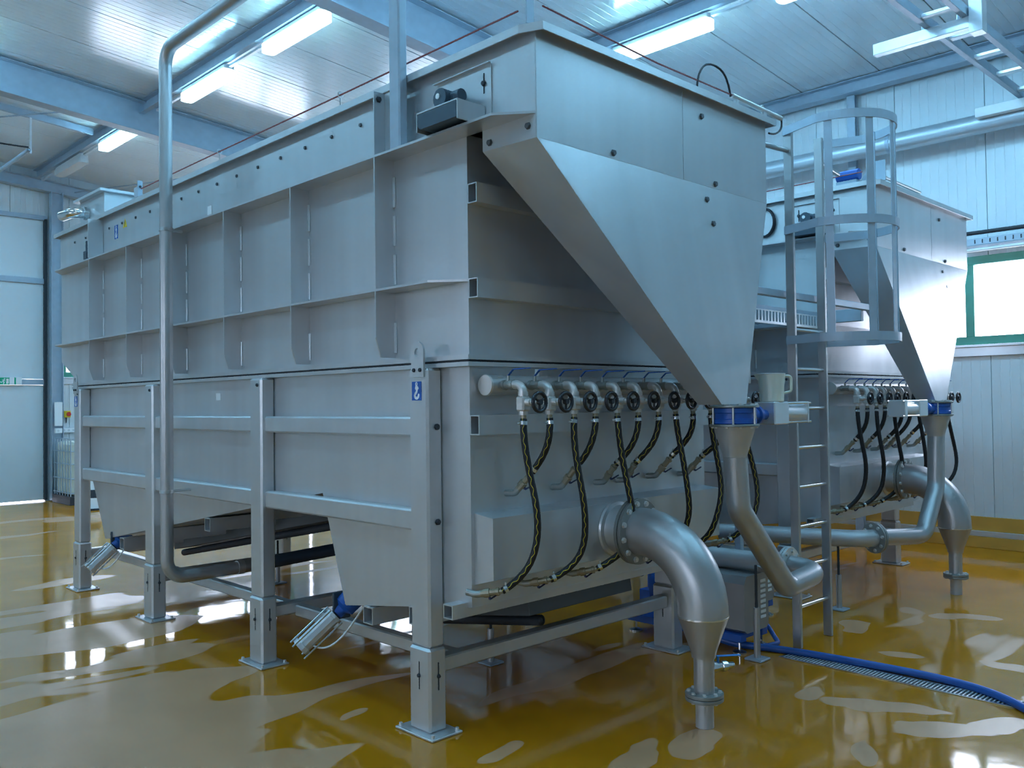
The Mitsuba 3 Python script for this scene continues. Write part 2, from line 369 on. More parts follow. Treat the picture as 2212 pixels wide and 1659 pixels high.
for x, l in ((2.05, 'steel purlin carrying the lamp row above the front tank'), (4.70, 'steel purlin carrying the lamp row between the tanks'), (-.6, 'steel purlin over the aisle'), (-3.25, 'steel purlin over the far aisle')):
    struct('roof_purlin', csec(x - .02, Y0, Y1 - .02, zc(x) - .10), 'm_galv', l)
struct('roof_eave_beam', hsec((7.5, Y0, 5.43), (7.5, Y1, 5.43), .155, .16), 'm_galv', 'grey steel eave beam along the top of the right wall')
struct('roof_gable_beam', hsec((X0 + .02, Y1 - .12, zc(X0) - .28), (X1 - .25, Y1 - .12, zc(X1) - .26), .2, .16), 'm_galv', 'grey steel beam along the top of the gable wall')
struct('wall_column', hsec((7.54, 1.45, .0), (7.54, 1.45, 5.34), .07, .10), 'm_galv', 'steel column on the right wall behind the ladder cage')
struct('wall_column', cat(hsec((2.32, Y1 - .14, .02), (2.32, Y1 - .14, 5.6), .2, .16), ), 'm_galv', 'steel column between the tall door and the gable window')
one('splice_cover', rb(2.252, 2.385, Y1 - .27, Y1 - .245, 1.35, 1.78), 'm_white', 'pale sheet fixed to the column beside the tall door', 'sheet')
# brace rods and a hanger near the gable
one('brace_rod', tube([(2.6, 13.8, 5.62), (4.3, 9.35, 5.52)], .012, 8), 'm_galv', 'thin steel brace rod under the roof behind the front tank', 'rod', True)
one('brace_rod', tube([(-1.2, 13.6, 5.9), (1.7, 9.3, 5.85)], .012, 8), 'm_galv', 'thin steel brace rod under the roof near the unlit lamp', 'rod', True)
one('ceiling_strut', bar((-2.6, 10.87, zc(-2.6) - .07), (1.93, 10.87, zc(1.93) - .07), .05, .10), 'm_galv', 'light steel strut across the ceiling beside the smallest lit lamp', 'strut')

t = thing('conduit_hanger', 'drop angle from the ceiling strut holding a conduit near the tall door', 'bracket')
part(t, 'drop', cat(rb(1.02, 1.05, 10.80, 10.805, 5.40, 5.93, .001), rb(1.045, 1.05, 10.80, 10.84, 5.40, 5.93, .001)), 'm_alu')
part(t, 'conduit', tube([(1.0, 10.78, 5.44), (1.0, 13.9, 5.44)], .03, 12), 'm_galv', True)
part(t, 'cable', tube(spline([(1.0, 10.78, 5.48), (.6, 10.9, 5.50), (.1, 11.0, 5.56), (-.5, 11., 5.7)], 20), .012, 6), 'm_dark', True)

# ------------------------------------------------------------------ lamps
LIT = {'type': 'area', 'radiance': {'type': 'rgb', 'value': LAMP}}
def stadium(L, w, z0, z1, inset=.0):
    ps = []
    for s, dx in ((1, L / 2 - w / 2), (-1, -(L / 2 - w / 2))):
        for a in np.linspace(-90, 90, 9): ps.append(((s * (math.cos(math.radians(a)) * w / 2) * .55 + s * (L / 2 - w / 2 * .55)), s * math.sin(math.radians(a)) * w / 2))
    return Polygon([(y, x) for x, y in ps])
lamp_protos = {}
def lamp(x, y, lit, label):
    k = thing('ceiling_lamp', label, 'lamp', 'tube lamps under the purlins')
    z = zc(x) - .30
    if 'h' not in lamp_protos:
        lamp_protos['h'] = mikit.ply(cat(ext(stadium(1.25, .13, 0, 0), 'z', .045, .095), rb(-.04, .04, -.42, -.38, .09, .12), rb(-.04, .04, .38, .42, .09, .12)), 'm_lampbody')
        d = ext(stadium(1.25, .16, 0, 0), 'z', -.045, .045)
        lamp_protos['on'] = mikit.ply(d, 'm_white', emitter=LIT); lamp_protos['off'] = mikit.ply(d, 'm_lampbody')
        lamp_protos['c'] = mikit.ply(rb(-.02, .02, .62, 1.52, .06, .09), 'm_alu')
    M = T().translate([x, y, z])
    scene[k + '__housing'] = {**lamp_protos['h'], 'to_world': M}
    scene[k + '__cover'] = {**lamp_protos['on' if lit else 'off'], 'to_world': M}
    scene[k + '__conduit'] = {**lamp_protos['c'], 'to_world': M}
    return k
for y, lit, l in ((12.25, 0, 'unlit tube lamp, the one nearest the gable wall'), (10.19, 1, 'lit tube lamp behind the grey rafter, smallest of the lit ones'), (7.22, 1, 'lit tube lamp just before the far rafter, near the bent pole'), (5.09, 1, 'lit tube lamp, largest over the front tank side'),
                  (2.7, 1, 'lit tube lamp straight above the front tank'), (.4, 1, 'lit tube lamp above the hopper of the front tank'), (-1.7, 1, 'lit tube lamp over the open floor before the hopper'), (-3.9, 1, 'lit tube lamp of the tank row, farthest from the gable')):
    lamp(2.05, y, lit, l)
for y, l in ((2.21, 'lit tube lamp above the aisle between the tanks, over the hopper rim'), (.24, 'lit tube lamp between the tanks, cut by the top of the picture'), (-1.9, 'lit tube lamp of the middle row beside the cable ladder'), (-4.1, 'lit tube lamp of the middle row, farthest from the gable'), (7.2, 'lit tube lamp of the middle row beyond the hopper'), (10.2, 'lit tube lamp of the middle row near the gable')):
    lamp(4.70, y, 1, l)
AISLE = ['nearest the gable', 'second from the gable', 'third from the gable', 'third from the camera end', 'second from the camera end', 'at the camera end']
for x, row in ((-.6, 'row over the aisle beside the front tank'), (-3.25, 'row over the far side of the aisle')):
    for y, nm in zip((11.6, 8.6, 5.6, 2.8, .2, -2.6), AISLE): lamp(x, y, 1, f'lit tube lamp {nm}, {row}')

# ------------------------------------------------------------------ the front tank (local = world coordinates; the second is a moved copy)
W = 2.03
RIB_Y = [.605, 1.475, 2.35, 3.21, 4.07, 4.93]
POST_Y = [.21, 1.90, 3.62, 5.26]
OFF2 = np.array([4.03, .18, 0.])
def hopper_mesh(xl, xr, yf, yb, zt=2.862, zb=1.63):
    """Upright front in two sheets, below it a leaning pyramid down to the outlet xl..xr, yf..yb."""
    A0, A1 = (-.002, -.484), (W + .002, -.484)
    fl, fr, bl, br = (xl, yf, zb), (xr, yf, zb), (xl, yb, zb), (xr, yb, zb)
    return cat(rb(-.002, 1.148, -.484, -.478, zt, 3.37, .001), rb(1.151, W + .002, -.484, -.478, zt, 3.37, .001),
               slab([(*A0, zt), fl, fr, (*A1, zt)], .006), slab([(A0[0], -.118, 2.872), bl, fl, (*A0, zt)], .006),
               slab([(*A1, zt), fr, br, (A1[0], -.118, 2.872)], .006), slab([(A1[0], -.118, 2.872), br, bl, (A0[0], -.118, 2.872)], .006))
def build_tank():
    t = thing('settling_tank', 'front stainless steel settling tank with a hopper over its end and blue hook stickers', 'tank', 'stainless settling tanks')
    s = 'm_steel'
    # upper body
    side = [(0, 1.89), (5.55, 1.89), (6.07, 2.12), (6.07, 2.985), (0, 2.985)]
    near = [(0, 1.89), (W, 1.89), (W, 2.985), (0, 2.985)]
    part(t, 'upper_body', cat(ext(side, 'x', 0, .006), ext(side, 'x', W - .006, W), ext(near, 'y', .0, .006), slab([(0, 6.07, 2.985), (0, 6.07, 2.12), (W, 6.07, 2.12), (W, 6.07, 2.985)], .006),
                             slab([(0, 6.07, 2.12), (0, 5.55, 1.89), (W, 5.55, 1.89), (W, 6.07, 2.12)], .006)), s)
    # top section with the hopper's cheeks
    cheek = [(-.118, 2.872), (-.118, 2.985), (6.1, 2.985), (6.1, 3.37), (-.478, 3.37), (-.478, 2.862)]
    part(t, 'top_section', cat(ext(cheek, 'x', -.002, .004), ext(cheek, 'x', W - .004, W + .002), rb(0, W, 6.094, 6.1, 2.985, 3.37, .001), rb(.004, W - .004, -.118, -.112, 2.872, 3.36, .001), rb(.004, W - .004, -.11, 6.09, 3.25, 3.256, .001)), s)
    part(t, 'hopper', hopper_mesh(1.275, 1.525, -.62, -.47), s)
    for x, z in ((1.329, 3.249), (.544, 2.893), (1.458, 2.889)): part(t, 'bolt', hexbolt((x, -.484, z), (0, -1, 0), .014, .012), 'm_darksteel')
    for x, z in ((1.356, 2.783), (1.394, 2.649)): part(t, 'bolt', hexbolt((x, -.484 - (2.862 - z) * .11, z), (0, -1, .11), .014, .012), 'm_darksteel')
    for y in np.arange(.907, 5.9, .298): part(t, 'bolt', hexbolt((-.002, y, 3.246), (-1, 0, 0), .010, .009), 'm_darksteel')
    for y, z in ((-.17, 2.905), (-.43, 2.925)): part(t, 'bolt', hexbolt((-.002, y, z), (-1, 0, 0), .014, .012), 'm_darksteel')
    # rim round the top
    o = .05
    rimp = Polygon([(-o, 6.15), (-o, -.42), (-.0, -.53), (W + o, -.53), (W + o, 6.15)], [[(.03, 6.07), (.03, -.45), (W - .03, -.45), (W - .03, 6.07)]])
    lip = Polygon([(-o, 6.15), (-o, -.42), (-.0, -.53), (W + o, -.53), (W + o, 6.15)]); lip = lip.difference(lip.buffer(-.006, join_style=2))
    part(t, 'rim', cat(ext(rimp, 'z', 3.372, 3.382), ext(lip, 'z', 3.345, 3.384)), s)
    # ledges and ribs
    for z, y0, y1 in ((2.98, -.478, 5.98), (2.262, .0, 5.98)):
        tip = [(0, y0), (-.13, y0 + .16), (-.13, y1 - .12), (0, y1 + .08)]
        for sgn in (0, 1):
            q = [(W - x if sgn else x, y) for x, y in tip]
            part(t, 'ledge', ext(q, 'z', z - .006, z + .006), s)
    for y in RIB_Y:
        for z0, z1, foot in ((2.268, 2.974, 0), (1.905, 2.256, .035)):
            q = [(0, z0), (-.13 + foot, z0), (-.128, z0 + foot * 3), (-.128, z1), (0, z1)]
            part(t, 'rib', ext(q, 'y', y - .005, y + .005), s)
        for z in np.r_[np.arange(1.93, 2.10, .22), np.arange(2.30, 2.80, .21)]: part(t, 'weld', rb(-.012, -.001, y - .022, y - .005, z, z + .165, .002), 'm_alu')
        for z0, z1 in ((2.268, 2.974), (1.905, 2.256)):
            part(t, 'rib', ext([(W, z0), (W + .05, z0), (W + .05, z1), (W, z1)], 'y', y - .005, y + .005), s)
    # stiffening tubes across the ends, open at the left
    for z in (2.64, 2.172, 1.498):
        part(t, 'end_tube', hollow(-.0, W, -.068, -.001, z, z + .098, 'x', .006), s)
    part(t, 'end_tube', hollow(-.10, 1.94, .03, .10, .605, .675, 'x', .006), s)
    # flanges between the halves
    for z0, z1, n in ((1.868, 1.892, 'upper_flange'), (1.836, 1.857, 'lower_flange')):
        pg = Polygon([(-.055, -.055), (W + .055, -.055), (W + .055, 5.6), (-.055, 5.6)], [[(.02, .02), (W - .02, .02), (W - .02, 5.52), (.02, 5.52)]])
        part(t, n, ext(pg, 'z', z0, z1), s)
    part(t, 'gasket', ext(Polygon([(-.035, -.035), (W + .035, -.035), (W + .035, 5.58), (-.035, 5.58)], [[(.02, .02), (W - .02, .02), (W - .02, 5.52), (.02, 5.52)]]), 'z', 1.857, 1.868), 'm_dark', label='black rubber gasket')
    # lower body with two sloping troughs
    low = [(0, .66), (1.102, .502), (1.335, 1.135), (4.9, .5), (5.19, .97), (5.42, 1.2), (5.42, 1.836), (0, 1.836)]
    part(t, 'lower_body', cat(ext(low, 'x', 0, .006), ext(low, 'x', W - .006, W), ext([(0, .66), (W, .66), (W, 1.836), (0, 1.836)], 'y', 0, .006),
                             *[slab([(0, y0, z0), (W, y0, z0), (W, y1, z1), (0, y1, z1)], .006) for (y0, z0), (y1, z1) in zip(low[:6], low[1:7])]), s)
    # box on the near end
    x0, x1, d = .02, 1.985, -.135
    part(t, 'outlet_box', cat(slab([(x0, 0, 1.112), (x0, d, 1.098), (x1, d, 1.098), (x1, 0, 1.112)], .005), slab([(x0, d, 1.098), (x0, d, .800), (x1, d, .800), (x1, d, 1.098)], .005),
                              slab([(x0, d, .8), (x0, 0, .762), (x1, 0, .762), (x1, d, .8)], .005), slab([(x0, 0, 1.112), (x0, 0, .762), (x0, d, .8), (x0, d, 1.098)], .005), slab([(x1, d, 1.098), (x1, d, .8), (x1, 0, .762), (x1, 0, 1.112)], .005)), s)
    # legs, rails, cross beams
    for i, y in enumerate(POST_Y):
        for sx in (0, 1):
            xa, xb = ((-.10, -.001) if sx == 0 else (W - .08, W + .02))
            top = 1.834 if (sx == 0 and i not in (0, 3)) else 1.834
            if sx == 1: top = .66 if i == 0 else .9
            lg = part(t, 'leg', rb(xa, xb, y, y + .15, .43, top, .012), s)
            part(lg, 'sleeve', cat(rb(xa - .008, xb + .004, y - .008, y + .158, .012, .43, .012)), s)
            part(lg, 'slot', cat(rb(xa - .0095, xa - .007, y + .07, y + .078, .22, .36, .001), rb(xa + .045, xa + .053, y - .0095, y - .007, .22, .36, .001), hexbolt((xa - .0085, y + .074, .29), (-1, 0, 0), .009), hexbolt((xa + .049, y - .0085, .29), (0, -1, 0), .009)), 'm_dark', label='dark adjusting slots with bolts')
            part(lg, 'base_plate', rb(xa - .05, xb + .05, y - .075, y + .225, .001, .013, .003), s)
            for xx in (xa - .028, xb + .028):
                for yy in (y - .055, y + .205): part(lg, 'anchor_bolt', hexbolt((xx, yy, .013), (0, 0, 1), .010, .016), 'm_cast')
    for z0, z1 in ((1.486, 1.588), (1.004, 1.112)):
        for y0, y1 in zip(POST_Y[:-1], POST_Y[1:]):
            part(t, 'side_rail', rb(-.078, -.001, y0 + .152, y1 - .002, z0, z1, .01), s)
        for y in POST_Y: part(t, 'bolt', hexbolt((-.04, y - .0, (z0 + z1) / 2), (0, -1, 0), .014, .012), 'm_dark')
        for y in POST_Y[1:]: part(t, 'bolt', hexbolt((-.1, y + .045, 1.79), (-1, 0, 0), .010, .008), 'm_dark') if z0 > 1.3 else None
    for y0, y1 in zip(POST_Y[:-1], POST_Y[1:]): part(t, 'bottom_beam', rb(.15, .22, y0 + .112, y1 + .028, .272, .346, .008), s)
    for y in POST_Y: part(t, 'bottom_beam', rb(.006, 1.94, y + .03, y + .11, .287, .365, .008), s)
    # lifting lugs and stickers
    for y in (.222, 5.29):
        lug = Polygon([(y, 1.79), (y + .10, 1.79)] + [(y + .05 + .05 * math.cos(a), 1.92 + .05 * math.sin(a)) for a in np.linspace(0, math.pi, 14)], [[(y + .05 + .022 * math.cos(a), 1.915 + .022 * math.sin(a)) for a in np.linspace(0, 2 * math.pi, 16)[:-1]]])
        lg = part(t, 'lifting_lug', ext(lug, 'x', -.112, -.1005), s)
        part(lg, 'bolt', cat(hexbolt((-.112, y + .025, 1.825), (-1, 0, 0), .009, .008), hexbolt((-.112, y + .075, 1.825), (-1, 0, 0), .009, .008)), 'm_dark')
    return t
def hook_shape():
    """A crane hook in a unit square, x to the reader's right."""
    ring = Point(.5, .88).buffer(.10).difference(Point(.5, .88).buffer(.045))
    block = Polygon([(.36, .64), (.40, .75), (.46, .80), (.56, .80), (.64, .74), (.72, .64), (.62, .56), (.42, .56)])
    shank = LineString([(.55, .60), (.52, .46), (.40, .36), (.33, .25), (.40, .13), (.54, .10), (.66, .17), (.71, .28)]).buffer(.075)
    return unary_union([ring, block, shank])
def sticker(x, y, z, w, h, label, root=None):
    """A blue sticker with a white hook facing -x; y is its edge nearest the reader's left."""
    a = rb(x - .0015, x, y - w, y, z, z + h, .0003)
    k = part(root, 'hook_sticker', a, 'm_blue', label=label)
    hk = hook_shape(); ms = []
    for g in getattr(hk, 'geoms', [hk]):
        m = trimesh.creation.extrude_polygon(g, .001, engine='earcut'); v = m.vertices
        m.vertices = np.c_[x - .0015 - v[:, 2], y - v[:, 0] * w * 1.1 + .05 * w, z + v[:, 1] * h * .98 + .01 * h]; m.invert(); ms.append(m)
    part(k, 'hook', cat(ms), 'm_white', label='white crane hook symbol')
tank = build_tank()
sticker(-.1005, .33, 1.672, .078, .096, 'blue sticker with a white crane hook', tank)
sticker(-.1005, 5.39, 1.672, .078, .096, 'blue sticker with a white crane hook', tank)
sticker(-.0025, 4.66, 3.13, .078, .12, 'blue sticker with a white crane hook', tank)
def warning(y, z, s):
    k = part(tank, 'warning_sign', ext([(y - s / 2, z), (y + s / 2, z), (y, z + s * .87)], 'x', -.004, -.0025), 'm_yellow', label='yellow warning triangle')
    b = LineString([(y - .02 * s, z + s * .62), (y + .06 * s, z + s * .36), (y - .05 * s, z + s * .36), (y + .02 * s, z + .1 * s)]).buffer(.035 * s)
    part(k, 'symbol', ext(b, 'x', -.0052, -.004), 'm_dark')
warning(4.42, 3.20, .09); warning(5.12, 3.12, .08)
part(tank, 'label_plate', rb(-.004, -.0025, 2.78, 2.85, 3.04, 3.11, .0005), 'm_white', label='small white label below the rim')
part(tank, 'label_plate', rb(-.003, -.0005, 2.66, 2.73, 1.70, 1.75, .0005), 'm_white', label='small white label on the lower body')
tank2 = copy(tank, OFF2, 'second stainless settling tank, behind the ladder and near the window')
scene[tank2 + '__hopper'] = mikit.ply(hopper_mesh(.62, .87, -.68, -.53), 'm_steel', to_world=T().translate(OFF2.tolist()))
for k in [k for k in list(scene) if k.startswith(tank2 + '__') and any(w in k for w in ('hook_sticker', 'warning', 'label_plate'))]:
    scene.pop(k); labels.pop(k, None)

# drive units on the tanks' sides: access plate, bracket, motor
def drive_unit(y, label, tiny=False):
    t = thing('drive_unit', label, 'motor', 'drive units on the tank sides')
    yy = y
    pg = Polygon([(yy - .40, 2.992), (yy + .0, 2.992), (yy + .0, 3.285), (yy - .40, 3.285)])
    part(t, 'access_plate', ext(pg, 'x', -.008, -.003), 'm_steel')
    part(t, 'lip', rb(-.026, -.008, yy - .40, yy + .02, 3.285, 3.292, .001), 'm_steel')
    for a in (yy - .05, yy - .35): part(t, 'slot', cat(rb(-.0095, -.008, a - .005, a + .005, 3.15, 3.25, .0005), hexbolt((-.009, a, 3.20), (-1, 0, 0), .012, .01)), 'm_dark')
    hh = hollow(-.19, -.01, yy - .36, yy - .035, 2.995, 3.085, 'y', .006)
    part(t, 'bracket', cat(rb(-.19, -.012, yy - .36, yy - .05, 3.078, 3.086, .001), rb(-.19, -.012, yy - .36, yy - .354, 2.99, 3.08, .001), rb(-.19, -.012, yy - .056, yy - .05, 2.99, 3.08, .001)), 'm_steel')
    ch = Polygon([(yy - .353, 3.076), (yy - .353, 3.0), (yy - .08, 3.0), (yy - .058, 3.02), (yy - .058, 3.076)])
    part(t, 'cover', ext(ch, 'x', -.19, -.06), 'm_motor', label='dark chain cover')
    part(t, 'gearbox', cat(rb(-.13, -.03, yy - .25, yy - .12, 3.087, 3.115, .006), cyl((-.14, yy - .17, 3.145), (-.02, yy - .17, 3.145), .048), rb(-.11, -.05, yy - .25, yy - .2, 3.115, 3.165, .008), cyl((-.08, yy - .27, 3.15), (-.08, yy - .15, 3.15), .03)), 'm_motor', True and 30)
    part(t, 'shaft_end', cyl((-.145, yy - .16, 3.155), (-.139, yy - .16, 3.155), .014), 'm_white')
    return t
du = drive_unit(.21, 'dark gear motor on a bracket beside the hopper of the front tank')
copy(du, OFF2, 'dark gear motor on the side of the second tank, seen through the ladder cage')
t = thing('drive_unit', 'small dark gear motor at the far end of the front tank, beside a hook sticker', 'motor', 'drive units on the tank sides')
part(t, 'mounting_plate', rb(-.135, -.003, 4.93, 4.94, 2.99, 3.34, .002), 'm_steel')
part(t, 'gearbox', cat(rb(-.12, -.02, 5.02, 5.10, 2.995, 3.07, .006), cyl((-.08, 5.06, 3.07), (-.08, 5.06, 3.16), .03), cyl((-.08, 4.945, 3.03), (-.08, 5.02, 3.03), .025)), 'm_motor', 30)

# tall post standing on the ledge of the front tank, gusset beside it
t = thing('gantry_post', 'tall square steel post standing on the ledge of the front tank', 'post')
part(t, 'post', rb(-.108, -.052, .405, .495, 2.987, zc(-.05) - .04, .008), 'm_galv', label='square steel post')
part(t, 'gusset', cat(ext([(-.13, 2.987), (-.06, 2.987), (-.06, 3.33), (-.13, 3.33)], 'y', .598, .604), rb(-.058, -.053, .496, .603, 2.99, 3.33, .001)), 'm_steel', label='gusset plate')
part(t, 'bolt', hexbolt((-.1, .598, 3.29), (0, -1, 0), .014, .012), 'm_dark')

# bent pole beside the tank and the pipe under it
t = thing('bent_pipe', 'tall round steel pipe beside the front tank, bent over at the top', 'pipe')
PX, PY = -.25, 2.99
part(t, 'tube', tube(bend([(.45, PY, .44), (PX, PY, .43), (PX, PY, 4.24), (PX, -.6, 4.24)], .13), .045, 24), 'm_pipe', 40)
for z in (1.055, 2.93):
    c = part(t, 'clamp', cat(lathe((PX, PY, z - .012), (0, 0, 1), [(0, .051), (.024, .051)], 24), rb(PX + .04, -.08 if z < 2 else -.131, PY - .012, PY + .012, z - .008, z + .008)), 'm_bright', 40)
part(t, 'coupling', cat(lathe((.28, PY, .44), (1, 0, 0), [(0, .052), (.05, .052)], 24)), 'm_steel', 40)
one('black_pipe', tube([(.46, 2.99, .44), (1.2, 2.99, .47), (1.95, 2.95, .5)], .05, 20), 'm_motor', 'dark plastic pipe under the front tank, joined to the bent pipe', 'pipe', True)

# wire rope with eye bolts along the rims
def rope(pts, eyes, label, off=(0, 0, 0)):
    t = thing('wire_rope', label, 'rope', 'red wire ropes along the tank rims')
    o = np.array(off, float)
    part(t, 'rope', tube(np.array(pts) + o, .0045, 6), 'm_wire', True)
    for e in eyes:
        e = np.array(e) + o
        a = np.linspace(0, 2 * np.pi, 15)
        part(t, 'eye_bolt', cat(tube(np.c_[np.cos(a) * .016 + e[0], a * 0 + e[1], e[2] + np.sin(a) * .016], .004, 6), cyl(e + [0, 0, -.016], [e[0], e[1], 3.384], .004, 8)), 'm_bright', True)
    return t
ex = -.03
r1 = rope([(ex, -.40, 3.46), (ex, 1.07, 3.455), (ex, 2.6, 3.455), (ex, 4.0, 3.45)], [(ex, 1.07, 3.455), (ex, 2.6, 3.455)], 'thin red wire rope along the long rim of the front tank')
r2 = rope([(.03, -.50, 3.47), (.9, -.50, 3.435), (1.97, -.50, 3.44)], [(1.97, -.5, 3.44)], 'thin red wire rope along the hopper rim of the front tank')
copy(r1, OFF2, 'thin red wire rope along the long rim of the second tank'); 
t = thing('rope_bracket', 'upright steel bracket holding the red ropes at the hopper corner of the front tank', 'bracket')
part(t, 'plate', cat(rb(-.035, .015, -.46, -.452, 3.386, 3.64, .002), rb(.01, .016, -.46, -.41, 3.386, 3.64, .002)), 'm_galv')
part(t, 'bolt', cat(hexbolt((-.02, -.46, 3.55), (0, -1, 0), .008), hexbolt((0.002, -.46, 3.55), (0, -1, 0), .008)), 'm_dark')
t = thing('rope_bracket', 'small upright bracket holding the red rope at the far end of the front tank', 'bracket')
part(t, 'plate', cat(rb(-.05, -.01, 4.02, 4.03, 3.386, 3.52, .002), rb(-.05, -.044, 4.03, 4.10, 3.386, 3.47, .002)), 'm_galv')
part(t, 'bolt', hexbolt((-.03, 4.02, 3.47), (0, -1, 0), .009), 'm_dark')

# cable loop and rod on the hopper rim
one('cable_loop', tube(spline([(1.27, -.5, 3.386), (1.285, -.5, 3.46), (1.35, -.5, 3.54), (1.45, -.5, 3.565), (1.55, -.5, 3.54), (1.6, -.5, 3.47), (1.615, -.5, 3.425)], 40), .006, 8), 'm_rubber', 'black cable arching over the hopper rim of the front tank', 'cable', True)
t = thing('pull_rod', 'round pneumatic rod lying along the hopper rim of the front tank', 'rod')
part(t, 'rod', cyl((1.63, -.5, 3.435), (2.2, -.5, 3.425), .015), 'm_cast', 40)
part(t, 'bracket', cat(rb(1.66, 1.69, -.51, -.49, 3.386, 3.43), rb(1.97, 2.01, -.51, -.49, 3.386, 3.425), rb(1.68, 1.95, -.505, -.495, 3.386, 3.398)), 'm_steel')
part(t, 'hose', tube(spline([(2.2, -.5, 3.425), (2.2, -.5, 3.37), (2.14, -.5, 3.32), (2.045, -.5, 3.30)], 24), .006, 8), 'm_rubber', True, label='thin black hose')
t = thing('pull_rod', 'round rod lying along the hopper rim of the second tank', 'rod')
part(t, 'rod', cyl((4.12, -.30, 3.44), (4.95, -.30, 3.43), .014), 'm_cast', 40)
part(t, 'bracket', cat(rb(4.2, 4.23, -.31, -.29, 3.386, 3.44), rb(4.9, 4.93, -.31, -.29, 3.386, 3.43)), 'm_bright')
t = thing('blue_motor', 'small blue motor on the rim of the second tank behind the cage', 'motor')
part(t, 'body', cyl((4.08, .02, 3.47), (4.08, -.16, 3.47), .045), 'm_blue', 40)
part(t, 'bracket', cat(rb(4.04, 4.13, -.15, .02, 3.386, 3.425), ext([(-.36, 3.386), (-.17, 3.386), (-.17, 3.43), (-.26, 3.55), (-.36, 3.55)], 'x', 4.10, 4.11)), 'm_galv')
a = np.linspace(0, 6 * np.pi, 90)
one('cable_coil', tube(np.c_[4.01 + .012 * np.sin(a * .33), .66 + .10 * np.cos(a), 3.19 + .12 * np.sin(a)], .009, 8), 'm_rubber', 'coil of black cable hung on the side of the second tank', 'cable', True)

# hood with an elbow stub on the far end of the front tank
t = thing('extraction_hood', 'stainless hood on the far end of the front tank with a shiny bent stub', 'hood')
part(t, 'hood', cat(rb(.15, .95, 5.35, 6.0, 3.388, 3.70, .004)), 'm_steel')
part(t, 'lid', ext(Polygon([(.10, 5.30), (1.0, 5.30), (1.0, 6.05), (.10, 6.05)]), 'z', 3.70, 3.725), 'm_steel')
part(t, 'stub', tube(bend([(.16, 5.78, 3.56), (.02, 5.80, 3.56), (.0, 6.05, 3.56)], .1), .05, 20), 'm_bright', 40, label='shiny bent stub pipe')
part(t, 'collar', lathe((.135, 5.78, 3.56), (-1, 0, 0), [(0, .064), (.03, .064)], 24), 'm_bright', 40)

# ------------------------------------------------------------------ header pipe, valves, hoses
HY, HZ = -.058, 1.742
def header(label):
    t = thing('header_pipe', label, 'pipe', 'header pipes')
    part(t, 'tube', tube([(.06, HY, HZ), (2.3, HY, HZ)], .05, 28), 'm_steel_rough', 40)
    part(t, 'end_cap', lathe((.048, HY, HZ), (1, 0, 0), [(0, .050), (.004, .053), (.012, .053)], 28), 'm_cast', 40)
    return t
hd = header('horizontal header pipe with a capped end on the front tank, feeding the hoses')
one('tag_plate', rb(.40, .43, HY - .004, HY, HZ + .05, HZ + .085), 'm_white', 'small white tag on the header pipe behind the second lever', 'tag')
def valve(x, label, wheel=True):
    t = thing('wheel_valve', label, 'valve', 'wheel valves on the header pipes')
    y = -.25
    part(t, 'ball_valve', cat(cyl((x, HY - .04, HZ), (x, -.125, HZ), .017), lathe((x, -.115, HZ), (0, -1, 0), [(0, .024), (.018, .026), (.02, .021), (.055, .021), (.057, .026), (.075, .024)], 12), cyl((x, -.15, HZ + .018), (x, -.15, HZ + .045), .008)), 'm_fitting', 30)
    lv = part(t, 'lever', cat(bar((x, -.15, HZ + .045), (x, -.185, HZ + .075), .014, .004, (0, -1, 1)), bar((x, -.185, HZ + .075), (x, -.30, HZ + .077), .014, .005)), 'm_blue', label='blue lever')
    part(t, 'elbow', cat(tube(bend([(x, -.19, HZ), (x, y, HZ), (x, y, HZ - .06)], .04), .021, 16), lathe((x, y, HZ - .035), (0, 0, -1), [(0, .026), (.02, .026)], 12)), 'm_cast', 40)
    part(t, 'valve_body', cat(rb(x - .027, x + .027, y - .027, y + .027, 1.612, 1.685, .008), lathe((x, y, 1.70), (0, 0, -1), [(0, .024), (.02, .022)], 8), lathe((x, y, 1.614), (0, 0, -1), [(0, .022), (.02, .022)], 8)), 'm_cast')
    st = part(t, 'spindle', cat(lathe((x, y - .025, 1.656), (0, -1, 0), [(0, .02), (.03, .018), (.032, .012), (.05, .011)], 14), cyl((x, y - .07, 1.656), (x, y - .115, 1.656), .006, 10)), 'm_cast', 30)
    if wheel:
        c = np.array([x, y - .11, 1.656]); a = np.linspace(0, 2 * np.pi, 25)
        sp = [cyl(c, c + .04 * np.array([math.cos(q), 0, math.sin(q)]), .0055, 8) for q in (.5, .5 + 2.094, .5 + 4.189)]
        part(t, 'hand_wheel', cat(tube(np.c_[c[0] + .044 * np.cos(a), a * 0 + c[1], c[2] + .044 * np.sin(a)], .0095, 10, False), cyl(c + [0, .01, 0], c - [0, .012, 0], .013, 12), *sp), 'm_wheel', 40, label='black hand wheel')
    return t
VX = [.121, .306, .488, .655, .835, 1.017, 1.204, 1.37, 1.551, 1.734, 1.905, 2.08]
ORD = ['first', 'second', 'third', 'fourth', 'fifth', 'sixth', 'seventh', 'eighth', 'ninth', 'tenth', 'eleventh', 'last']
v0 = valve(VX[0], 'first wheel valve from the capped end of the front header pipe')
valves = [v0]
for i, x in enumerate(VX[1:], 1):
    valves.append(copy(v0, (x - VX[0], 0, 0), f'{ORD[i]} wheel valve from the capped end of the front header pipe'))
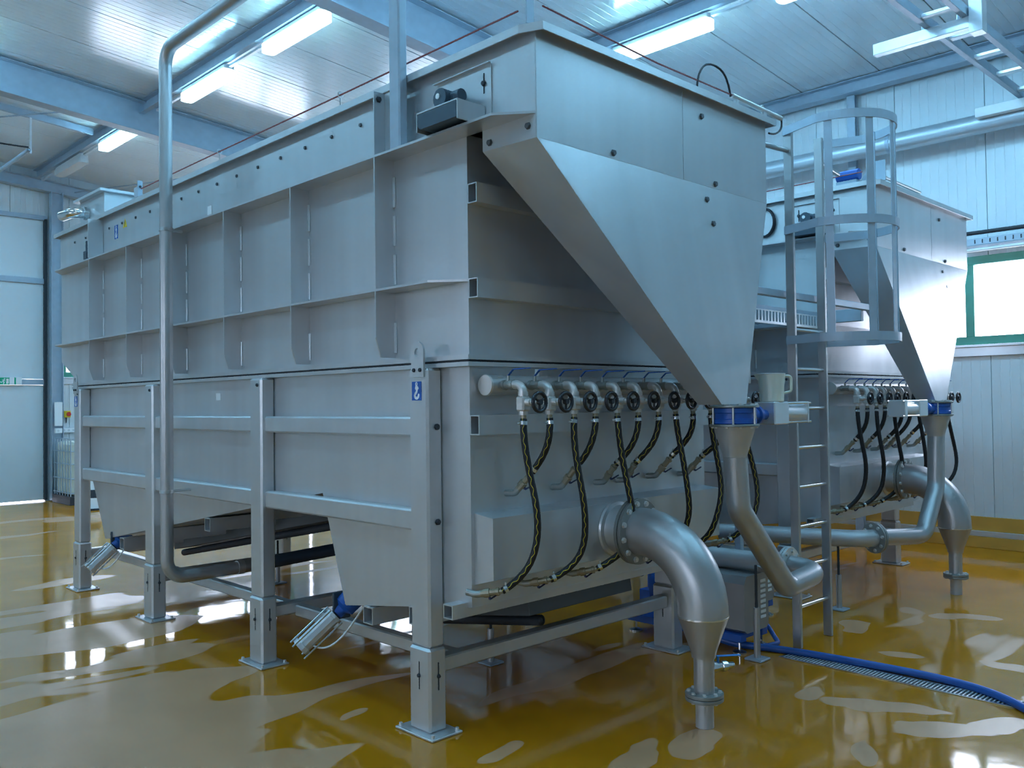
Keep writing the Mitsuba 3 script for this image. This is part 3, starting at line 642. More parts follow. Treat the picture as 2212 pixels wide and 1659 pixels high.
LONG = {
 1: [(0.123, -0.25, 1.576), (0.123, -0.26, 1.431), (0.146, -0.275, 1.276), (0.166, -0.29, 1.12), (0.173, -0.28, 0.996), (0.157, -0.25, 0.884), (0.118, -0.2, 0.801), (0.062, -0.15, 0.747)],
 3: [(0.488, -0.25, 1.576), (0.478, -0.26, 1.439), (0.488, -0.275, 1.298), (0.506, -0.29, 1.146), (0.525, -0.28, 1.002), (0.521, -0.25, 0.882), (0.473, -0.2, 0.8), (0.40, -0.15, 0.752)],
 5: [(0.835, -0.25, 1.576), (0.84, -0.26, 1.449), (0.862, -0.275, 1.275), (0.894, -0.29, 1.099), (0.912, -0.28, 0.973), (0.891, -0.25, 0.872), (0.825, -0.2, 0.8), (0.768, -0.15, 0.755)],
 8: [(1.37, -0.25, 1.576), (1.373, -0.26, 1.482), (1.398, -0.275, 1.321), (1.421, -0.29, 1.133), (1.441, -0.28, 0.996), (1.435, -0.25, 0.9), (1.37, -0.2, 0.81), (1.31, -0.15, 0.755)],
 10: [(1.734, -0.25, 1.576), (1.745, -0.26, 1.415), (1.774, -0.275, 1.245), (1.766, -0.29, 1.078), (1.732, -0.28, 0.954), (1.705, -0.25, 0.859), (1.684, -0.2, 0.80), (1.65, -0.15, 0.755)],
 12: [(2.08, -0.25, 1.576), (2.13, -0.26, 1.371), (2.185, -0.275, 1.191), (2.19, -0.29, 1.043), (2.158, -0.28, 0.927), (2.116, -0.25, 0.855), (2.09, -0.2, 0.80), (2.05, -0.15, 0.76)]}
SHORT = {
 2: [(0.306, -0.25, 1.576), (0.303, -0.25, 1.503), (0.297, -0.235, 1.434), (0.289, -0.2, 1.369), (0.28, -0.15, 1.306)],
 4: [(0.655, -0.25, 1.576), (0.646, -0.25, 1.504), (0.634, -0.235, 1.437), (0.622, -0.2, 1.371), (0.611, -0.15, 1.314)],
 6: [(1.017, -0.25, 1.576), (1.01, -0.25, 1.506), (0.989, -0.235, 1.43), (0.966, -0.2, 1.366), (0.938, -0.15, 1.307)],
 7: [(1.204, -0.25, 1.576), (1.2, -0.25, 1.514), (1.179, -0.235, 1.436), (1.151, -0.2, 1.37), (1.112, -0.15, 1.305)],
 9: [(1.545, -0.25, 1.576), (1.538, -0.25, 1.505), (1.511, -0.235, 1.437), (1.484, -0.2, 1.382), (1.459, -0.15, 1.322)],
 11: [(1.905, -0.25, 1.576), (1.88, -0.25, 1.475), (1.835, -0.235, 1.40), (1.795, -0.2, 1.352), (1.77, -0.15, 1.306)]}
WALLX = {2: (.239, 1.195), 4: (.584, 1.2), 6: (.935, 1.2), 7: (1.133, 1.199), 9: (1.42, 1.204), 11: (1.74, 1.197)}
LOWX = {1: -.01, 3: .33, 5: .69, 8: 1.24, 10: 1.6, 12: 1.99}
def hose(n, pts, long_):
    nth = {1: 'first', 3: 'second', 5: 'third', 8: 'fourth', 10: 'fifth', 12: 'last', 2: 'first', 4: 'second', 6: 'third', 7: 'fourth', 9: 'fifth', 11: 'last'}[n]
    lab = f'{nth} long black hose from the header pipe to the foot of the front tank' if long_ else f'{nth} short black hose from the header pipe to the end wall of the front tank'
    t = thing('rubber_hose', lab, 'hose', 'black hoses of the front tank')
    c = spline(pts, 90 if long_ else 50); r = .0168
    rt = part(t, 'rubber_tube', tube(c, r, 14), 'm_rubber', True, label='black rubber')
    tg = np.gradient(c, axis=0); ds = np.linalg.norm(tg, axis=1); s = np.cumsum(ds); tg /= ds[:, None]
    dn = np.array([-.62, -.78, .05]); w = dn - tg * (tg @ dn)[:, None]; w /= np.linalg.norm(w, axis=1)[:, None]; b = np.cross(tg, w)
    fine = np.linspace(0, len(c) - 1, len(c) * 3); I = lambda q: np.stack([np.interp(fine, np.arange(len(c)), q[:, k]) for k in range(3)], 1)
    ph = .25 + .24 * np.sin(np.interp(fine, np.arange(len(c)), s) * 2 * np.pi / .052)
    part(t, 'stripe', tube(I(c) + r * .97 * (np.cos(ph)[:, None] * I(w) + np.sin(ph)[:, None] * I(b)), .0016, 5), 'm_yellow', True, label='yellow wavy line')
    p0, p1 = c[0], c[-1]; d0 = tg[0]; d1 = tg[-1]
    part(t, 'clamp', cat(lathe(p0 + d0 * .012, d0, [(0, .0195), (.018, .0195)], 16), rb(p0[0] - .038, p0[0] - .016, p0[1] - .006, p0[1] + .006, p0[2] - .026, p0[2] - .014)), 'm_bright')
    part(t, 'clamp', cat(lathe(p1 - d1 * .03, d1, [(0, .0195), (.018, .0195)], 16), bar(p1 - d1 * .02 + [0, 0, .016], p1 - d1 * .02 + [0, 0, .032], .01, .012, (0, 1, 0))), 'm_bright')
    part(t, 'nipple', cyl(p0 + [0, 0, .03], p0 + d0 * .01, .014, 12), 'm_brass', 40)
    if long_: e = np.array([LOWX[n], -.04, .727]); wl = np.array([LOWX[n] - .02, .004, .735])
    else: e = np.array([WALLX[n][0] + .012, -.055, WALLX[n][1] + .004]); wl = np.array([WALLX[n][0], .004, WALLX[n][1]])
    d = e - p1; L = np.linalg.norm(d); d /= L
    f = part(t, 'fitting', lathe(p1 - d * .005, d, [(0, .012), (.018, .012), (.02, .02), (.034, .02), (.036, .016), (L * .5, .016), (L * .5 + .002, .022), (L * .5 + .03, .022), (L * .5 + .032, .017), (L * .85, .017)], 10), 'm_brass', label='brass ball valve fitting')
    part(f, 'elbow', tube(bend([p1 + d * L * .8, e, wl], .025), .017, 12), 'm_fitting', 40)
    m = p1 + d * L * .55
    part(f, 'lever', cat(cyl(m, m + [.004, -.012, -.03], .006, 8), bar(m + np.array([.0, -.014, -.03]), m + np.array([.06, -.02, -.008]), .011, .005)), 'm_navy', label='dark blue lever')
    return t
hoses = [hose(n, LONG[n] if n in LONG else SHORT[n], n in LONG) for n in range(1, 13)]
h2 = copy(hd, OFF2, 'header pipe across the second tank, seen through the ladder')
for i, v in enumerate(valves): copy(v, OFF2, f'{ORD[i]} wheel valve from the ladder on the second tank')
for h in hoses: copy(h, OFF2, labels[h]['label'].replace('the front tank', 'the second tank'), 'black hoses of the second tank')
for k in [k for k in list(scene) if k.startswith('rubber_hose') and k.endswith('__stripe') and int(k.split('__')[0][-3:] if k[11:12] == '_' and k[12:15].isdigit() else 0) >= 12]:
    scene.pop(k); labels.pop(k, None)

# ------------------------------------------------------------------ big drain bends
def drain(label):
    t = thing('drain_bend', label, 'pipe', 'large drain bends')
    x = .955
    part(t, 'collar', lathe((x, -.136, .95), (0, -1, 0), [(0, .155), (.012, .15), (.02, .132), (.12, .128)], 36), 'm_steel', 40)
    add_flange(t, (x, -.256, .95), (0, -1, 0), .178, .021, 12, .86, .014, -1)
    add_flange(t, (x, -.281, .95), (0, -1, 0), .178, .021, 12, .86, .014, 1)
    part(t, 'gasket', lathe((x, -.2771, .95), (0, -1, 0), [(0, .172), (.0038, .172)], 32), 'm_dark')
    part(t, 'bend', tube(bend([(x, -.302, .95), (x, -.69, .95), (x, -.69, .56)], .37), .128, 36), 'm_pipe', 40)
    part(t, 'weld_ring', lathe((x, -.69, .563), (0, 0, -1), [(0, .130), (.008, .130)], 36), 'm_bright', 40)
    part(t, 'reducer', lathe((x, -.69, .556), (0, 0, -1), [(0, .128), (.16, .07), (.19, .062), (.205, .060)], 36), 'm_pipe', 30)
    part(t, 'spool', cyl((x, -.69, .35), (x, -.69, .175), .052, 28), 'm_pipe', 40)
    add_flange(t, (x, -.69, .176), (0, 0, -1), .097, .018, 8, .8, .010, -1)
    add_flange(t, (x, -.69, .155), (0, 0, -1), .097, .018, 8, .8, .010, 1)
    part(t, 'gasket', cyl((x, -.69, .158), (x, -.69, .155), .09), 'm_dark')
    part(t, 'standpipe', cyl((x, -.69, .137), (x, -.69, .001), .046, 28), 'm_steel_rough', 40)
    q = np.array([x + .05, -.69, .285]); d = np.array([.85, -.42, .02]); d /= np.linalg.norm(d)
    bv = part(t, 'sample_valve', lathe(q - d * .02, d, [(0, .016), (.03, .016), (.031, .028), (.06, .028), (.061, .021), (.09, .021), (.091, .028), (.12, .026), (.121, .017), (.16, .015)], 10), 'm_bright', label='small polished ball valve')
    part(bv, 'lever', cat(cyl(q + d * .05, q + d * .05 + [0, 0, .055], .007, 8), bar(q + d * .04 + [0, 0, .055], q + d * .18 + [0, 0, .045], .018, .007)), 'm_sky', label='bright blue lever')
    return t
d1 = drain('large steel drain bend in front, from the front tank down to the floor')
d2 = copy(d1, OFF2, 'large steel drain bend of the second tank, near the wall')
for k in [k for k in list(scene) if k.startswith(d2 + '__sample_valve')]: scene.pop(k); labels.pop(k, None)

# ------------------------------------------------------------------ knife valves under the hoppers
def knife_valve(c, sx, label, end):
    """Blue slide valve between two flanges at c, air cylinder reaching along x to the side sx."""
    t = thing('knife_valve', label, 'valve', 'slide valves under the hoppers')
    x, y = c; X = lambda q: x + sx * q
    add_flange(t, (x, y, 1.612), (0, 0, 1), .137, .014, 10, .87, .010, 1)
    add_flange(t, (x, y, 1.506), (0, 0, 1), .137, .014, 10, .87, .010, -1)
    part(t, 'valve_body', lathe((x, y, 1.5205), (0, 0, 1), [(0, .115), (.004, .122), (.026, .122), (.03, .114), (.06, .114), (.064, .122), (.088, .122), (.091, .115)], 36), 'm_blue', 40, label='blue valve body')
    for p in ringpts((x, y, 0), (0, 0, 1), .129, 6, .5): part(t, 'stud', cyl((*p[:2], 1.515), (*p[:2], 1.615), .006, 8), 'm_cast')
    part(t, 'neck', lathe((X(.11), y, 1.566), (sx, 0, 0), [(0, .045), (.10, .042), (.105, .056), (.13, .056), (.17, .03), (.225, .03)], 20), 'm_blue', 30, label='blue neck')
    part(t, 'cylinder_head', rb(X(.33), X(.50), y - .066, y + .066, 1.508, 1.642, .006), 'm_alu')
    part(t, 'cylinder', cyl((X(.50), y, 1.575), (X(.735), y, 1.575), .061, 32), 'm_alu', 40, label='silver air cylinder')
    part(t, 'end_plate', rb(X(.735), X(.735 + end), y - .066, y + .066, 1.509, 1.641, .004), 'm_alu')
    for q in (-1, 1):
        for r in (-1, 1): part(t, 'tie_rod', cyl((X(.50), y + q * .057, 1.575 + r * .057), (X(.765 + end), y + q * .057, 1.575 + r * .057), .007, 8), 'm_bright')
    return t
KV = (1.47, -.575)
KV2 = (4.765, -.455)
knife_valve(KV, 1, 'blue slide valve under the front hopper with a silver air cylinder', .015)
knife_valve(KV2, -1, 'blue slide valve under the second hopper, air cylinder towards the ladder', .05)
# measuring jug standing on the air cylinder
t = thing('measuring_jug', 'translucent plastic measuring jug standing on the air cylinder of the front slide valve', 'jug')
jx, jy, jz = 1.885, -.575, 1.6425
prof = [(0, .066), (.003, .07), (.10, .073), (.115, .077), (.165, .079)]
part(t, 'body', lathe((jx, jy, jz), (0, 0, 1), prof, 36), 'm_jug', 40)
part(t, 'rim', tube(np.c_[jx + .079 * np.cos(np.linspace(0, 2 * np.pi, 37)), jy + .079 * np.sin(np.linspace(0, 2 * np.pi, 37)), np.full(37, jz + .165)], .003, 6), 'm_white', True)
hd_ = np.array([.72, -.69, 0])
part(t, 'handle', tube(bend([np.array([jx, jy, jz + .15]) + hd_ * .075, np.array([jx, jy, jz + .155]) + hd_ * .118, np.array([jx, jy, jz + .06]) + hd_ * .118, np.array([jx, jy, jz + .05]) + hd_ * .07], .02), .008, 10), 'm_jug', True)
part(t, 'spout', trimesh.convex.convex_hull(np.array([np.array([jx, jy, jz + .165]) - hd_ * .108, np.array([jx, jy, jz + .11]) - hd_ * .07] + [np.array([jx, jy, jz + .165]) - hd_ * .07 + s * np.array([.69, .72, 0]) * .03 for s in (-1, 1)])), 'm_jug')

# ------------------------------------------------------------------ feed pipes from the slide valves to the pumps
t = thing('feed_pipe', 'steel pipe from the front slide valve, slanting down and turning back under the ladder', 'pipe')
part(t, 'reducer', lathe((KV[0], KV[1], 1.505), (0, 0, -1), [(0, .115), (.03, .108), (.15, .070), (.17, .0665)], 32), 'm_steel_rough', 30)
x, y = KV
part(t, 'tube', tube(bend([(x, y, 1.34), (x + .03, y, 1.04), (2.02, y, .525), (2.42, y, .56), (2.42, -.39, .575)], .10), .0665, 28), 'm_pipe', 40)
add_flange(t, (2.42, -.39, .575), (0, 1, 0), .12, .018, 8, .8, .012, -1, 'm_cast')
add_flange(t, (2.42, -.368, .575), (0, 1, 0), .12, .018, 8, .8, .012, 1, 'm_cast')
part(t, 'gasket', cyl((2.42, -.3721, .575), (2.42, -.3679, .575), .115), 'm_dark')
part(t, 'back_tube', tube([(2.42, -.35, .575), (2.44, .75, .56)], .0665, 24), 'm_steel_rough', 40)
t = thing('feed_pipe', 'steel pipe from the second slide valve, bending towards the pumps behind the ladder', 'pipe')
x, y = KV2
part(t, 'reducer', lathe((x, y, 1.505), (0, 0, -1), [(0, .115), (.03, .108), (.15, .070), (.17, .0665)], 32), 'm_steel_rough', 30)
part(t, 'tube', tube(bend([(x, y, 1.34), (x - .02, y, .93), (4.46, y, .545), (3.99, -.278, .565)], .16), .0665, 28), 'm_pipe', 40)
fd = np.array([-.936, .352, .0]); fo = np.array([3.99, -.278, .565])
add_flange(t, fo, fd, .12, .018, 8, .8, .012, -1)
add_flange(t, fo + fd * .022, fd, .12, .018, 8, .8, .012, 1)
part(t, 'gasket', cyl(fo + fd * .0179, fo + fd * .0221, .115), 'm_dark')
part(t, 'back_tube', tube(bend([fo + fd * .04, fo + fd * .14, (3.68, .13, .57), (3.45, .80, .57)], .3), .0665, 24), 'm_steel_rough', 40)
def stand(x, y, top, label):
    t = thing('pipe_stand', label, 'stand', 'pipe stands')
    part(t, 'foot', rb(x - .06, x + .06, y - .06, y + .06, .001, .014, .003), 'm_galv')
    part(t, 'post', cyl((x, y, .014), (x, y, top * .55), .021, 16), 'm_pipe', 40)
    part(t, 'rod', cyl((x, y, top * .55), (x, y, top), .009, 10), 'm_dark')
    return t
s1 = stand(2.17, -.28, .60, 'thin pipe stand with a square foot, under the slanting feed pipe')
part(s1, 'arm', bar((2.17, -.28, .595), (2.40, -.26, .525), .03, .012), 'm_galv')
stand(3.80, -.05, .50, 'thin pipe stand with a square foot, to the far side of the ladder')

# ------------------------------------------------------------------ pumps between the tanks
def pump(x, y, label):
    t = thing('pump_unit', label, 'pump', 'pump units between the tanks')
    c = [(x, .15), (x + .03, .13), (x + .27, .13), (x + .30, .15), (x + .30, .45), (x + .27, .50), (x + .03, .50), (x, .45)]
    part(t, 'motor_cover', ext(c, 'y', y, y + .42), 'm_cover')
    for i in range(8):
        z = .20 + i * .034
        part(t, 'vent_slot', rb(x + .20, x + .265, y - .003, y + .001, z, z + .019, .001), 'm_white', label='pale louvre slot')
    bs = part(t, 'base_frame', cat(rb(x - .02, x + .05, y + .02, y + .95, .075, .125), rb(x + .25, x + .32, y + .02, y + .95, .075, .125), rb(x + .05, x + .25, y + .05, y + .12, .08, .12), rb(x + .05, x + .25, y + .6, y + .9, .08, .12)), 'm_blue', label='blue base frame')
    for fx in (x + .015, x + .285):
        for fy in (y + .05, y + .9):
            ft = part(t, 'foot', cat(cyl((fx, fy, .02), (fx, fy, .075), .009, 10), lathe((fx, fy, .001), (0, 0, 1), [(0, .045), (.008, .045), (.02, .018)], 20)), 'm_bright', 30)
    part(t, 'pump_head', cat(lathe((x + .15, y + .60, .32), (0, 1, 0), [(0, .12), (.02, .16), (.16, .16), (.19, .1)], 28), cyl((x + .15, y + .65, .4), (x + .15, y + .65, .58), .05), rb(x + .08, x + .22, y + .6, y + .75, .12, .2)), 'm_blue', 40, label='blue pump head')
    part(t, 'coupling_guard', cyl((x + .15, y + .43, .32), (x + .15, y + .60, .32), .08), 'm_motor', 40)
    return t
pump(2.21, -.17, 'stainless pump unit with louvres on a blue base, beside the front drain bend')
p2 = pump(2.98, .22, 'stainless pump unit with louvres behind the ladder')
one('motor_block', cat(rb(2.64, 2.9, .62, .95, .20, .36, .02), cyl((2.77, .6, .42), (2.77, 1.0, .42), .09), rb(2.62, 2.92, .6, 1.0, .001, .2)), 'm_blue', 'blue motor block between the two pump units', 'motor', 30)
one('dark_trough', rb(2.5, 4.0, 1.3, 1.6, .45, .70, .02), 'm_motor', 'dark cross trough behind the pumps', 'trough')
one('pipe_sleeve', rb(2.15, 2.35, .98, 1.02, .60, .66, .004), 'm_wood', 'short brown wooden strip behind the slanting feed pipe', 'strip')
# corrugated conduit under the near end
cp = spline([(.95, .75, .56), (1.15, .62, .56), (1.45, .50, .54), (1.9, .40, .52)], 160)
one('corrugated_conduit', tube(cp, .032 + .006 * np.sin(np.arange(160) * 2 * np.pi / 8), 12), 'm_motor', 'dark corrugated conduit under the near end of the front tank', 'conduit', True)
# blue hose on the floor
one('blue_hose', tube(spline([(2.27, .10, .06), (2.31, -.04, .03), (2.37, -.20, .024), (2.43, -.47, .024), (2.475, -.926, .024), (2.475, -1.325, .024), (2.40, -1.594, .024), (2.25, -1.80, .024), (1.9, -2.15, .024), (1.5, -2.4, .024)], 110), .023, 14), 'm_bluehose', 'thick blue water hose lying across the floor by the ladder', 'hose', True)
one('blue_hose', tube(spline([(2.56, .06, .36), (2.59, .02, .25), (2.62, -.10, .1), (2.60, -.17, .03), (2.53, -.22, .024), (2.45, -.215, .024), (2.36, -.20, .03)], 60), .016, 12), 'm_bluehose', 'short blue hose looped beside the louvred pump cover', 'hose', True)
# floor drain with a slotted grating
t = thing('floor_drain', 'narrow slotted steel grating set in the floor under the blue hose', 'drain')
part(t, 'frame', cat(rb(2.31, 2.325, -1.9, -.35, .0005, .006, .001), rb(2.435, 2.45, -1.9, -.35, .0005, .006, .001)), 'm_bright')
part(t, 'pan', rb(2.325, 2.435, -1.9, -.35, .0004, .0015, .0003), 'm_dark')
part(t, 'grate_bar', cat(*[rb(2.325, 2.435, y, y + .010, .0016, .006, .001) for y in np.arange(-1.9, -.36, .022)]), 'm_cast', kind='stuff')

# ------------------------------------------------------------------ ladder with its cage, platform between the tanks
t = thing('cage_ladder', 'steel ladder with a round safety cage between the two tanks', 'ladder')
LY, LXA, LXB = -.34, 2.585, 3.02
for x in (LXA, LXB): part(t, 'side_rail', rb(x - .014, x + .014, LY - .03, LY + .03, .002, 3.50, .003), 'm_pipe')
for k in range(8): part(t, 'rung', cyl((LXA + .014, LY, .267 + .2655 * k), (LXB - .014, LY, .267 + .2655 * k), .0135, 16), 'm_bright', 40)
def hoop_pts(n=29):
    cx = (LXA + LXB) / 2; rx = .34
    a = np.linspace(0, math.pi, n)
    arc = [(cx - rx * math.cos(q), -.60 - .35 * math.sin(q)) for q in a]
    return [(LXA - .016, LY + .03)] + arc + [(LXB + .016, LY + .03)]
for z in (2.05, 2.79, 3.46):
    ln = LineString(hoop_pts())
    part(t, 'hoop', ext(ln.buffer(.004, cap_style=2), 'z', z - .028, z + .028), 'm_galv')
cx = (LXA + LXB) / 2
for q in (12, 55, 90, 125, 168):
    a = math.radians(q); px, py = cx - .332 * math.cos(a), -.60 - .342 * math.sin(a)
    d = np.array([-math.cos(a) * .35, -math.sin(a) * .34]); d /= np.linalg.norm(d); s_ = np.array([-d[1], d[0]])
    pg = Polygon([tuple(np.array([px, py]) + s_ * u + d * w) for u, w in ((-.025, -.003), (.025, -.003), (.025, .003), (-.025, .003))])
    part(t, 'strap', ext(pg, 'z', 2.02, 3.49), 'm_galv')
for x, sx in ((LXA, -1), (LXB, 1)):
    part(t, 'grab_bar', cyl((x, LY + .0, 3.33), (x + sx * .42, LY + .06, 3.33), .017, 14), 'm_pipe', 40)
t = thing('platform', 'steel walkway platform between the two tanks, behind the ladder', 'platform')
part(t, 'front_beam', rb(2.09, 3.89, -.30, -.26, 2.34, 2.39, .004), 'm_galv')
part(t, 'edge_beam', cat(rb(2.10, 2.14, -.258, 5.0, 2.26, 2.36), rb(3.84, 3.88, -.258, 5.0, 2.26, 2.36)), 'm_galv')
for y in (.0, 1.2, 2.4, 3.6, 4.8): part(t, 'joist', rb(2.14, 3.84, y, y + .05, 2.22, 2.29), 'm_galv')
part(t, 'grating', cat(*[rb(2.14, 3.84, y, y + .006, 2.295, 2.335, .001) for y in np.arange(.0, 5.0, .045)], *[rb(x, x + .005, .0, 5.0, 2.30, 2.33, .001) for x in np.arange(2.2, 3.84, .12)]), 'm_galv', kind='stuff', label='serrated bar grating')
part(t, 'toothed_edge', cat(rb(2.14, 3.84, -.03, -.022, 2.20, 2.22, .001), rb(2.14, 3.84, -.03, -.022, 2.29, 2.30, .001), *[rb(x, x + .022, -.03, -.022, 2.215, 2.295, .001) for x in np.arange(2.15, 3.83, .045)]), 'm_alu')
t = thing('control_post', 'slim steel post with a grey electrical box behind the ladder', 'post')
part(t, 'post', rb(3.06, 3.11, .37, .42, .002, 2.21, .004), 'm_galv')
part(t, 'box', rb(3.04, 3.14, .30, .368, 1.78, 1.92, .004), 'm_lampbody', label='grey electrical box')

# ------------------------------------------------------------------ sludge conveyors under the front tank
def conveyor(y0, z0, y1, z1, label):
    t = thing('screw_trough', label, 'conveyor', 'screw troughs under the tanks')
    p, q = np.array([1.0, y0, z0]), np.array([1.0, y1, z1])
    part(t, 'trough', bar(p, q, .9, .12), 'm_darksteel')
    part(t, 'under_pipe', tube([p + [-.35, 0, -.10], q + [-.35, 0, -.10]], .03, 14), 'm_dark', True)
    d = (q - p) / np.linalg.norm(q - p)
    n = max(2, int(np.linalg.norm(q - p) / .75))
    for i in range(n):
        c = p + (q - p) * (i + .35) / n
        part(t, 'bracket', hollow(-.02 + 0, .5, c[1] - .045, c[1] + .045, c[2] - .01, c[2] + .085, 'x', .006), 'm_steel')
    return t
conveyor(4.75, .41, 1.5, 1.02, 'dark sloping screw trough with square brackets, under the front tank')
conveyor(1.0, .42, .16, .55, 'short dark screw trough under the near end of the front tank')
def gate_actuator(o, d, L, label):
    """Blue valve with an aluminium air cylinder slanting down along d."""
    t = thing('air_actuator', label, 'actuator', 'slanting air actuators')
    o, d = np.array(o, float), np.array(d, float); d /= np.linalg.norm(d)
    part(t, 'valve_body', lathe(o - d * .14, d, [(0, .05), (.02, .07), (.1, .07), (.12, .04), (.16, .04)], 20), 'm_blue', 30, label='blue valve body')
    part(t, 'mount_plate', bar(o - d * .02 + [0, 0, .1], o - d * .02 + [0, 0, -.06], .12, .015, (0, 1, 0)), 'm_motor')
    part(t, 'cylinder', lathe(o + d * .03, d, [(0, .055), (.02, .055), (.022, .047), (L - .03, .047), (L - .028, .055), (L, .055)], 10), 'm_alu')
    u, v, w = frame_of(d)
    part(t, 'tie_rod', cat(*[cyl(o + d * .03 + .05 * (a * u + b * v), o + d * (L + .05) + .05 * (a * u + b * v), .006, 8) for a in (-1, 1) for b in (-1, 1)]), 'm_bright')
    part(t, 'air_line', tube(spline([o + d * L * .9, o + d * L * .6 + [0, -.05, -.09], o + [.02, -.14, -.03], o + [.06, -.18, .05]], 24), .006, 8), 'm_white', True, label='pale air line')
    return t
gate_actuator((.03, 1.22, .44), (-.2, .087, -.187), .27, 'slanting silver air actuator with a blue valve between the two nearest legs')
gate_actuator((.03, 4.74, .46), (-.2, .02, -.18), .26, 'slanting silver air actuator at the far end of the front tank')
for i, (x, y) in enumerate(((.95, .9), (1.5, 2.4), (1.3, 4.2))):
    stand(x, y, .40, ['thin stand in the shade under the near end of the front tank', 'thin stand under the middle of the front tank', 'thin stand under the far half of the front tank'][i])

# ------------------------------------------------------------------ services on the right wall and roof
t = thing('wall_pipe', 'long round insulated pipe along the right wall, high up', 'pipe')
part(t, 'tube', tube([(7.34, Y0 + .05, 4.60), (7.34, Y1 - .3, 4.60)], .105, 28), 'm_wallpipe', True)
for y in (-3., .9, 4.2): part(t, 'clamp', cat(lathe((7.34, y, 4.6), (0, 1, 0), [(0, .11), (.04, .11)], 28), rb(7.44, 7.625, y + .01, y + .03, 4.58, 4.62)), 'm_galv', 40)
one('cable_duct', rb(7.14, 7.23, -2.4, -.06, 4.62, 4.72, .004), 'm_white', 'white cable duct in front of the high wall pipe', 'duct')
t = thing('cable_tray', 'slotted steel cable tray on the right wall above the window', 'tray')
part(t, 'tray', cat(rb(7.33, 7.62, -6., .23, 3.29, 3.30), rb(7.33, 7.335, -6., .23, 3.30, 3.37)), 'm_galv')
part(t, 'slot', cat(*[rb(7.327, 7.3295, y, y + .012, 3.315, 3.355, .0005) for y in np.arange(-5.9, .1, .075)]), 'm_dark', kind='stuff')
part(t, 'cable', cat(tube([(7.36, -6., 3.25), (7.36, .2, 3.25)], .02, 10), tube([(7.42, -6., 3.265), (7.42, .2, 3.265)], .018, 10)), 'm_white', True)
part(t, 'lower_pipe', cat(tube([(7.36, -6., 3.435), (7.36, .2, 3.435)], .022, 12)), 'm_dark', True)
t = thing('cable_ladder', 'steel cable ladder hung under the roof, running towards the right wall', 'cable ladder')
for y in (-.47, -.76): part(t, 'side_rail', rb(3.0, 7.45, y - .025, y + .025, 4.752, 4.84), 'm_galv')
for x in np.arange(3.3, 7.4, .62): part(t, 'rung', rb(x, x + .08, -.735, -.495, 4.77, 4.80), 'm_alu')
t = thing('ladder_hanger', 'bright channel arm and drop plate carrying the cable ladder', 'bracket')
part(t, 'arm', rb(4.74, 4.82, -.80, -.01, 4.655, 4.75, .003), 'm_alu')
part(t, 'drop', rb(4.72, 4.84, -.90, -.80, 4.60, zc(4.8) - .02, .003), 'm_alu')
for y in (-.42, -.70): part(t, 'bolt', hexbolt((4.78, y, 4.75), (0, 0, 1), .012, .05), 'm_bright')

# ------------------------------------------------------------------ things by the gable wall
t = thing('exit_sign', 'green exit sign with a running figure on the door rail', 'sign')
ex0, ey, ez = 1.36, Y1 - .045, 2.10
part(t, 'plate', rb(ex0 - .03, ex0 + .42, ey, ey + .02, ez - .01, ez + .13, .002), 'm_white')
part(t, 'field', cat(rb(ex0 + .02, ex0 + .22, ey - .003, ey, ez, ez + .12, .0005), rb(ex0 + .30, ex0 + .325, ey - .003, ey, ez, ez + .12, .0005)), 'm_exit')
fig = unary_union([Point(.125, .095).buffer(.012), LineString([(.115, .08), (.1, .05), (.12, .03), (.105, .01)]).buffer(.008), LineString([(.1, .05), (.08, .035), (.06, .04)]).buffer(.007), LineString([(.085, .075), (.115, .075), (.135, .06)]).buffer(.006)])
door = sbox(.15, .01, .19, .10)
part(t, 'pictogram', cat(*[ext(Polygon([(ex0 + .02 + a, ez + b) for a, b in g.exterior.coords]), 'y', ey - .005, ey - .003) for g in list(getattr(fig, 'geoms', [fig])) + [door]]), 'm_white', label='white running figure and doorway')
t = thing('stop_button', 'yellow emergency stop box with a red knob beside the column', 'switch')
part(t, 'box', rb(2.47, 2.58, Y1 - .09, Y1 - .01, 1.50, 1.62, .006), 'm_yellow'); part(t, 'knob', lathe((2.54, Y1 - .09, 1.56), (0, -1, 0), [(0, .02), (.02, .02), (.022, .04), (.04, .035)], 18), 'm_red', 30, label='red knob')
part(t, 'cable', tube([(2.52, Y1 - .03, 1.5), (2.52, Y1 - .03, 1.40)], .01, 6), 'm_dark')
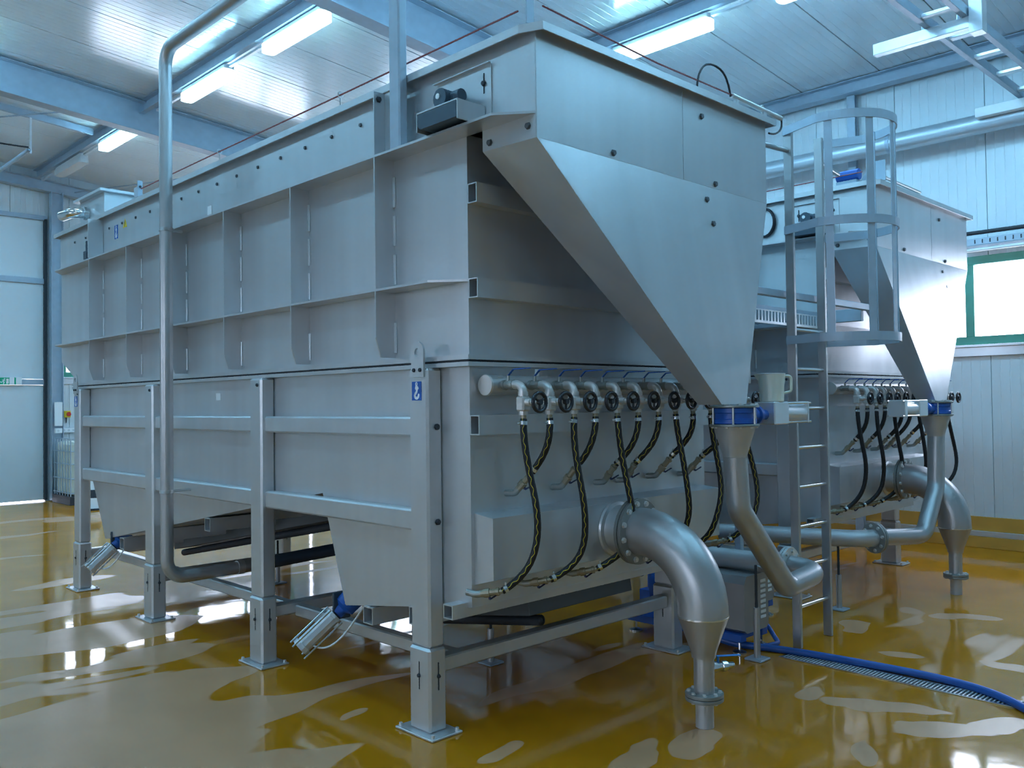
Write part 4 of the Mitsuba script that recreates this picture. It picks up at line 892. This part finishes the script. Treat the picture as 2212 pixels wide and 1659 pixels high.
for i, (a, b) in enumerate(((2.25, 2.37), (2.42, 2.78))):
    t = thing('socket_box', ['small white socket box on the column', 'row of white sockets on the wall beside the column'][i], 'socket', 'white sockets by the gable')
    part(t, 'box', rb(a, b, Y1 - (.31 if i == 0 else .07), Y1 - (.25 if i == 0 else .012), 1.22, 1.31, .006), 'm_white')
    part(t, 'socket', cat(*[cyl((x, Y1 - (.316 if i == 0 else .076), 1.265), (x, Y1 - (.31 if i == 0 else .07), 1.265), .02, 14) for x in np.arange(a + .05, b - .03, .08)]), 'm_lampbody')
# caged container behind the far leg
t = thing('caged_container', 'white caged liquid container behind the far leg of the front tank', 'container')
c0 = (2.22, 12.83)
part(t, 'bottle', rb(c0[0] + .03, c0[0] + 1.1, c0[1] + .03, c0[1] + .88, .16, 1.08, .05), 'm_jug')
part(t, 'cage_bar', cat(*[cyl((c0[0] + x, c0[1], .15), (c0[0] + x, c0[1], 1.14), .009, 8) for x in np.arange(.0, 1.15, .14)], *[cyl((c0[0], c0[1] + y, .15), (c0[0], c0[1] + y, 1.14), .009, 8) for y in np.arange(.14, .92, .14)],
     *[m for z in (.2, .45, .7, .92, 1.14) for m in (cyl((c0[0], c0[1], z), (c0[0] + 1.13, c0[1], z), .009, 8), cyl((c0[0], c0[1], z), (c0[0], c0[1] + .90, z), .009, 8))]), 'm_galv')
part(t, 'pallet', cat(rb(c0[0] - .02, c0[0] + 1.15, c0[1] - .02, c0[1] + .92, .10, .15), *[rb(c0[0] + x, c0[0] + x + .1, c0[1] - .02, c0[1] + .92, .001, .10) for x in (-.02, .5, 1.05)]), 'm_dark')
t = thing('marker_cone', 'white and black striped marker cone behind the far leg', 'cone')
part(t, 'cone', lathe((2.275, 11.9, .03), (0, 0, 1), [(0, .14), (.17, .115), (.171, .114), (.30, .095), (.301, .095), (.62, .045), (.72, .03)], 20), 'm_white', 30)
part(t, 'band', lathe((2.275, 11.9, .2), (0, 0, 1), [(0, .118), (.13, .099)], 20), 'm_dark', 30, label='black band')
part(t, 'base', rb(2.105, 2.445, 11.73, 12.07, .001, .03, .004), 'm_dark')
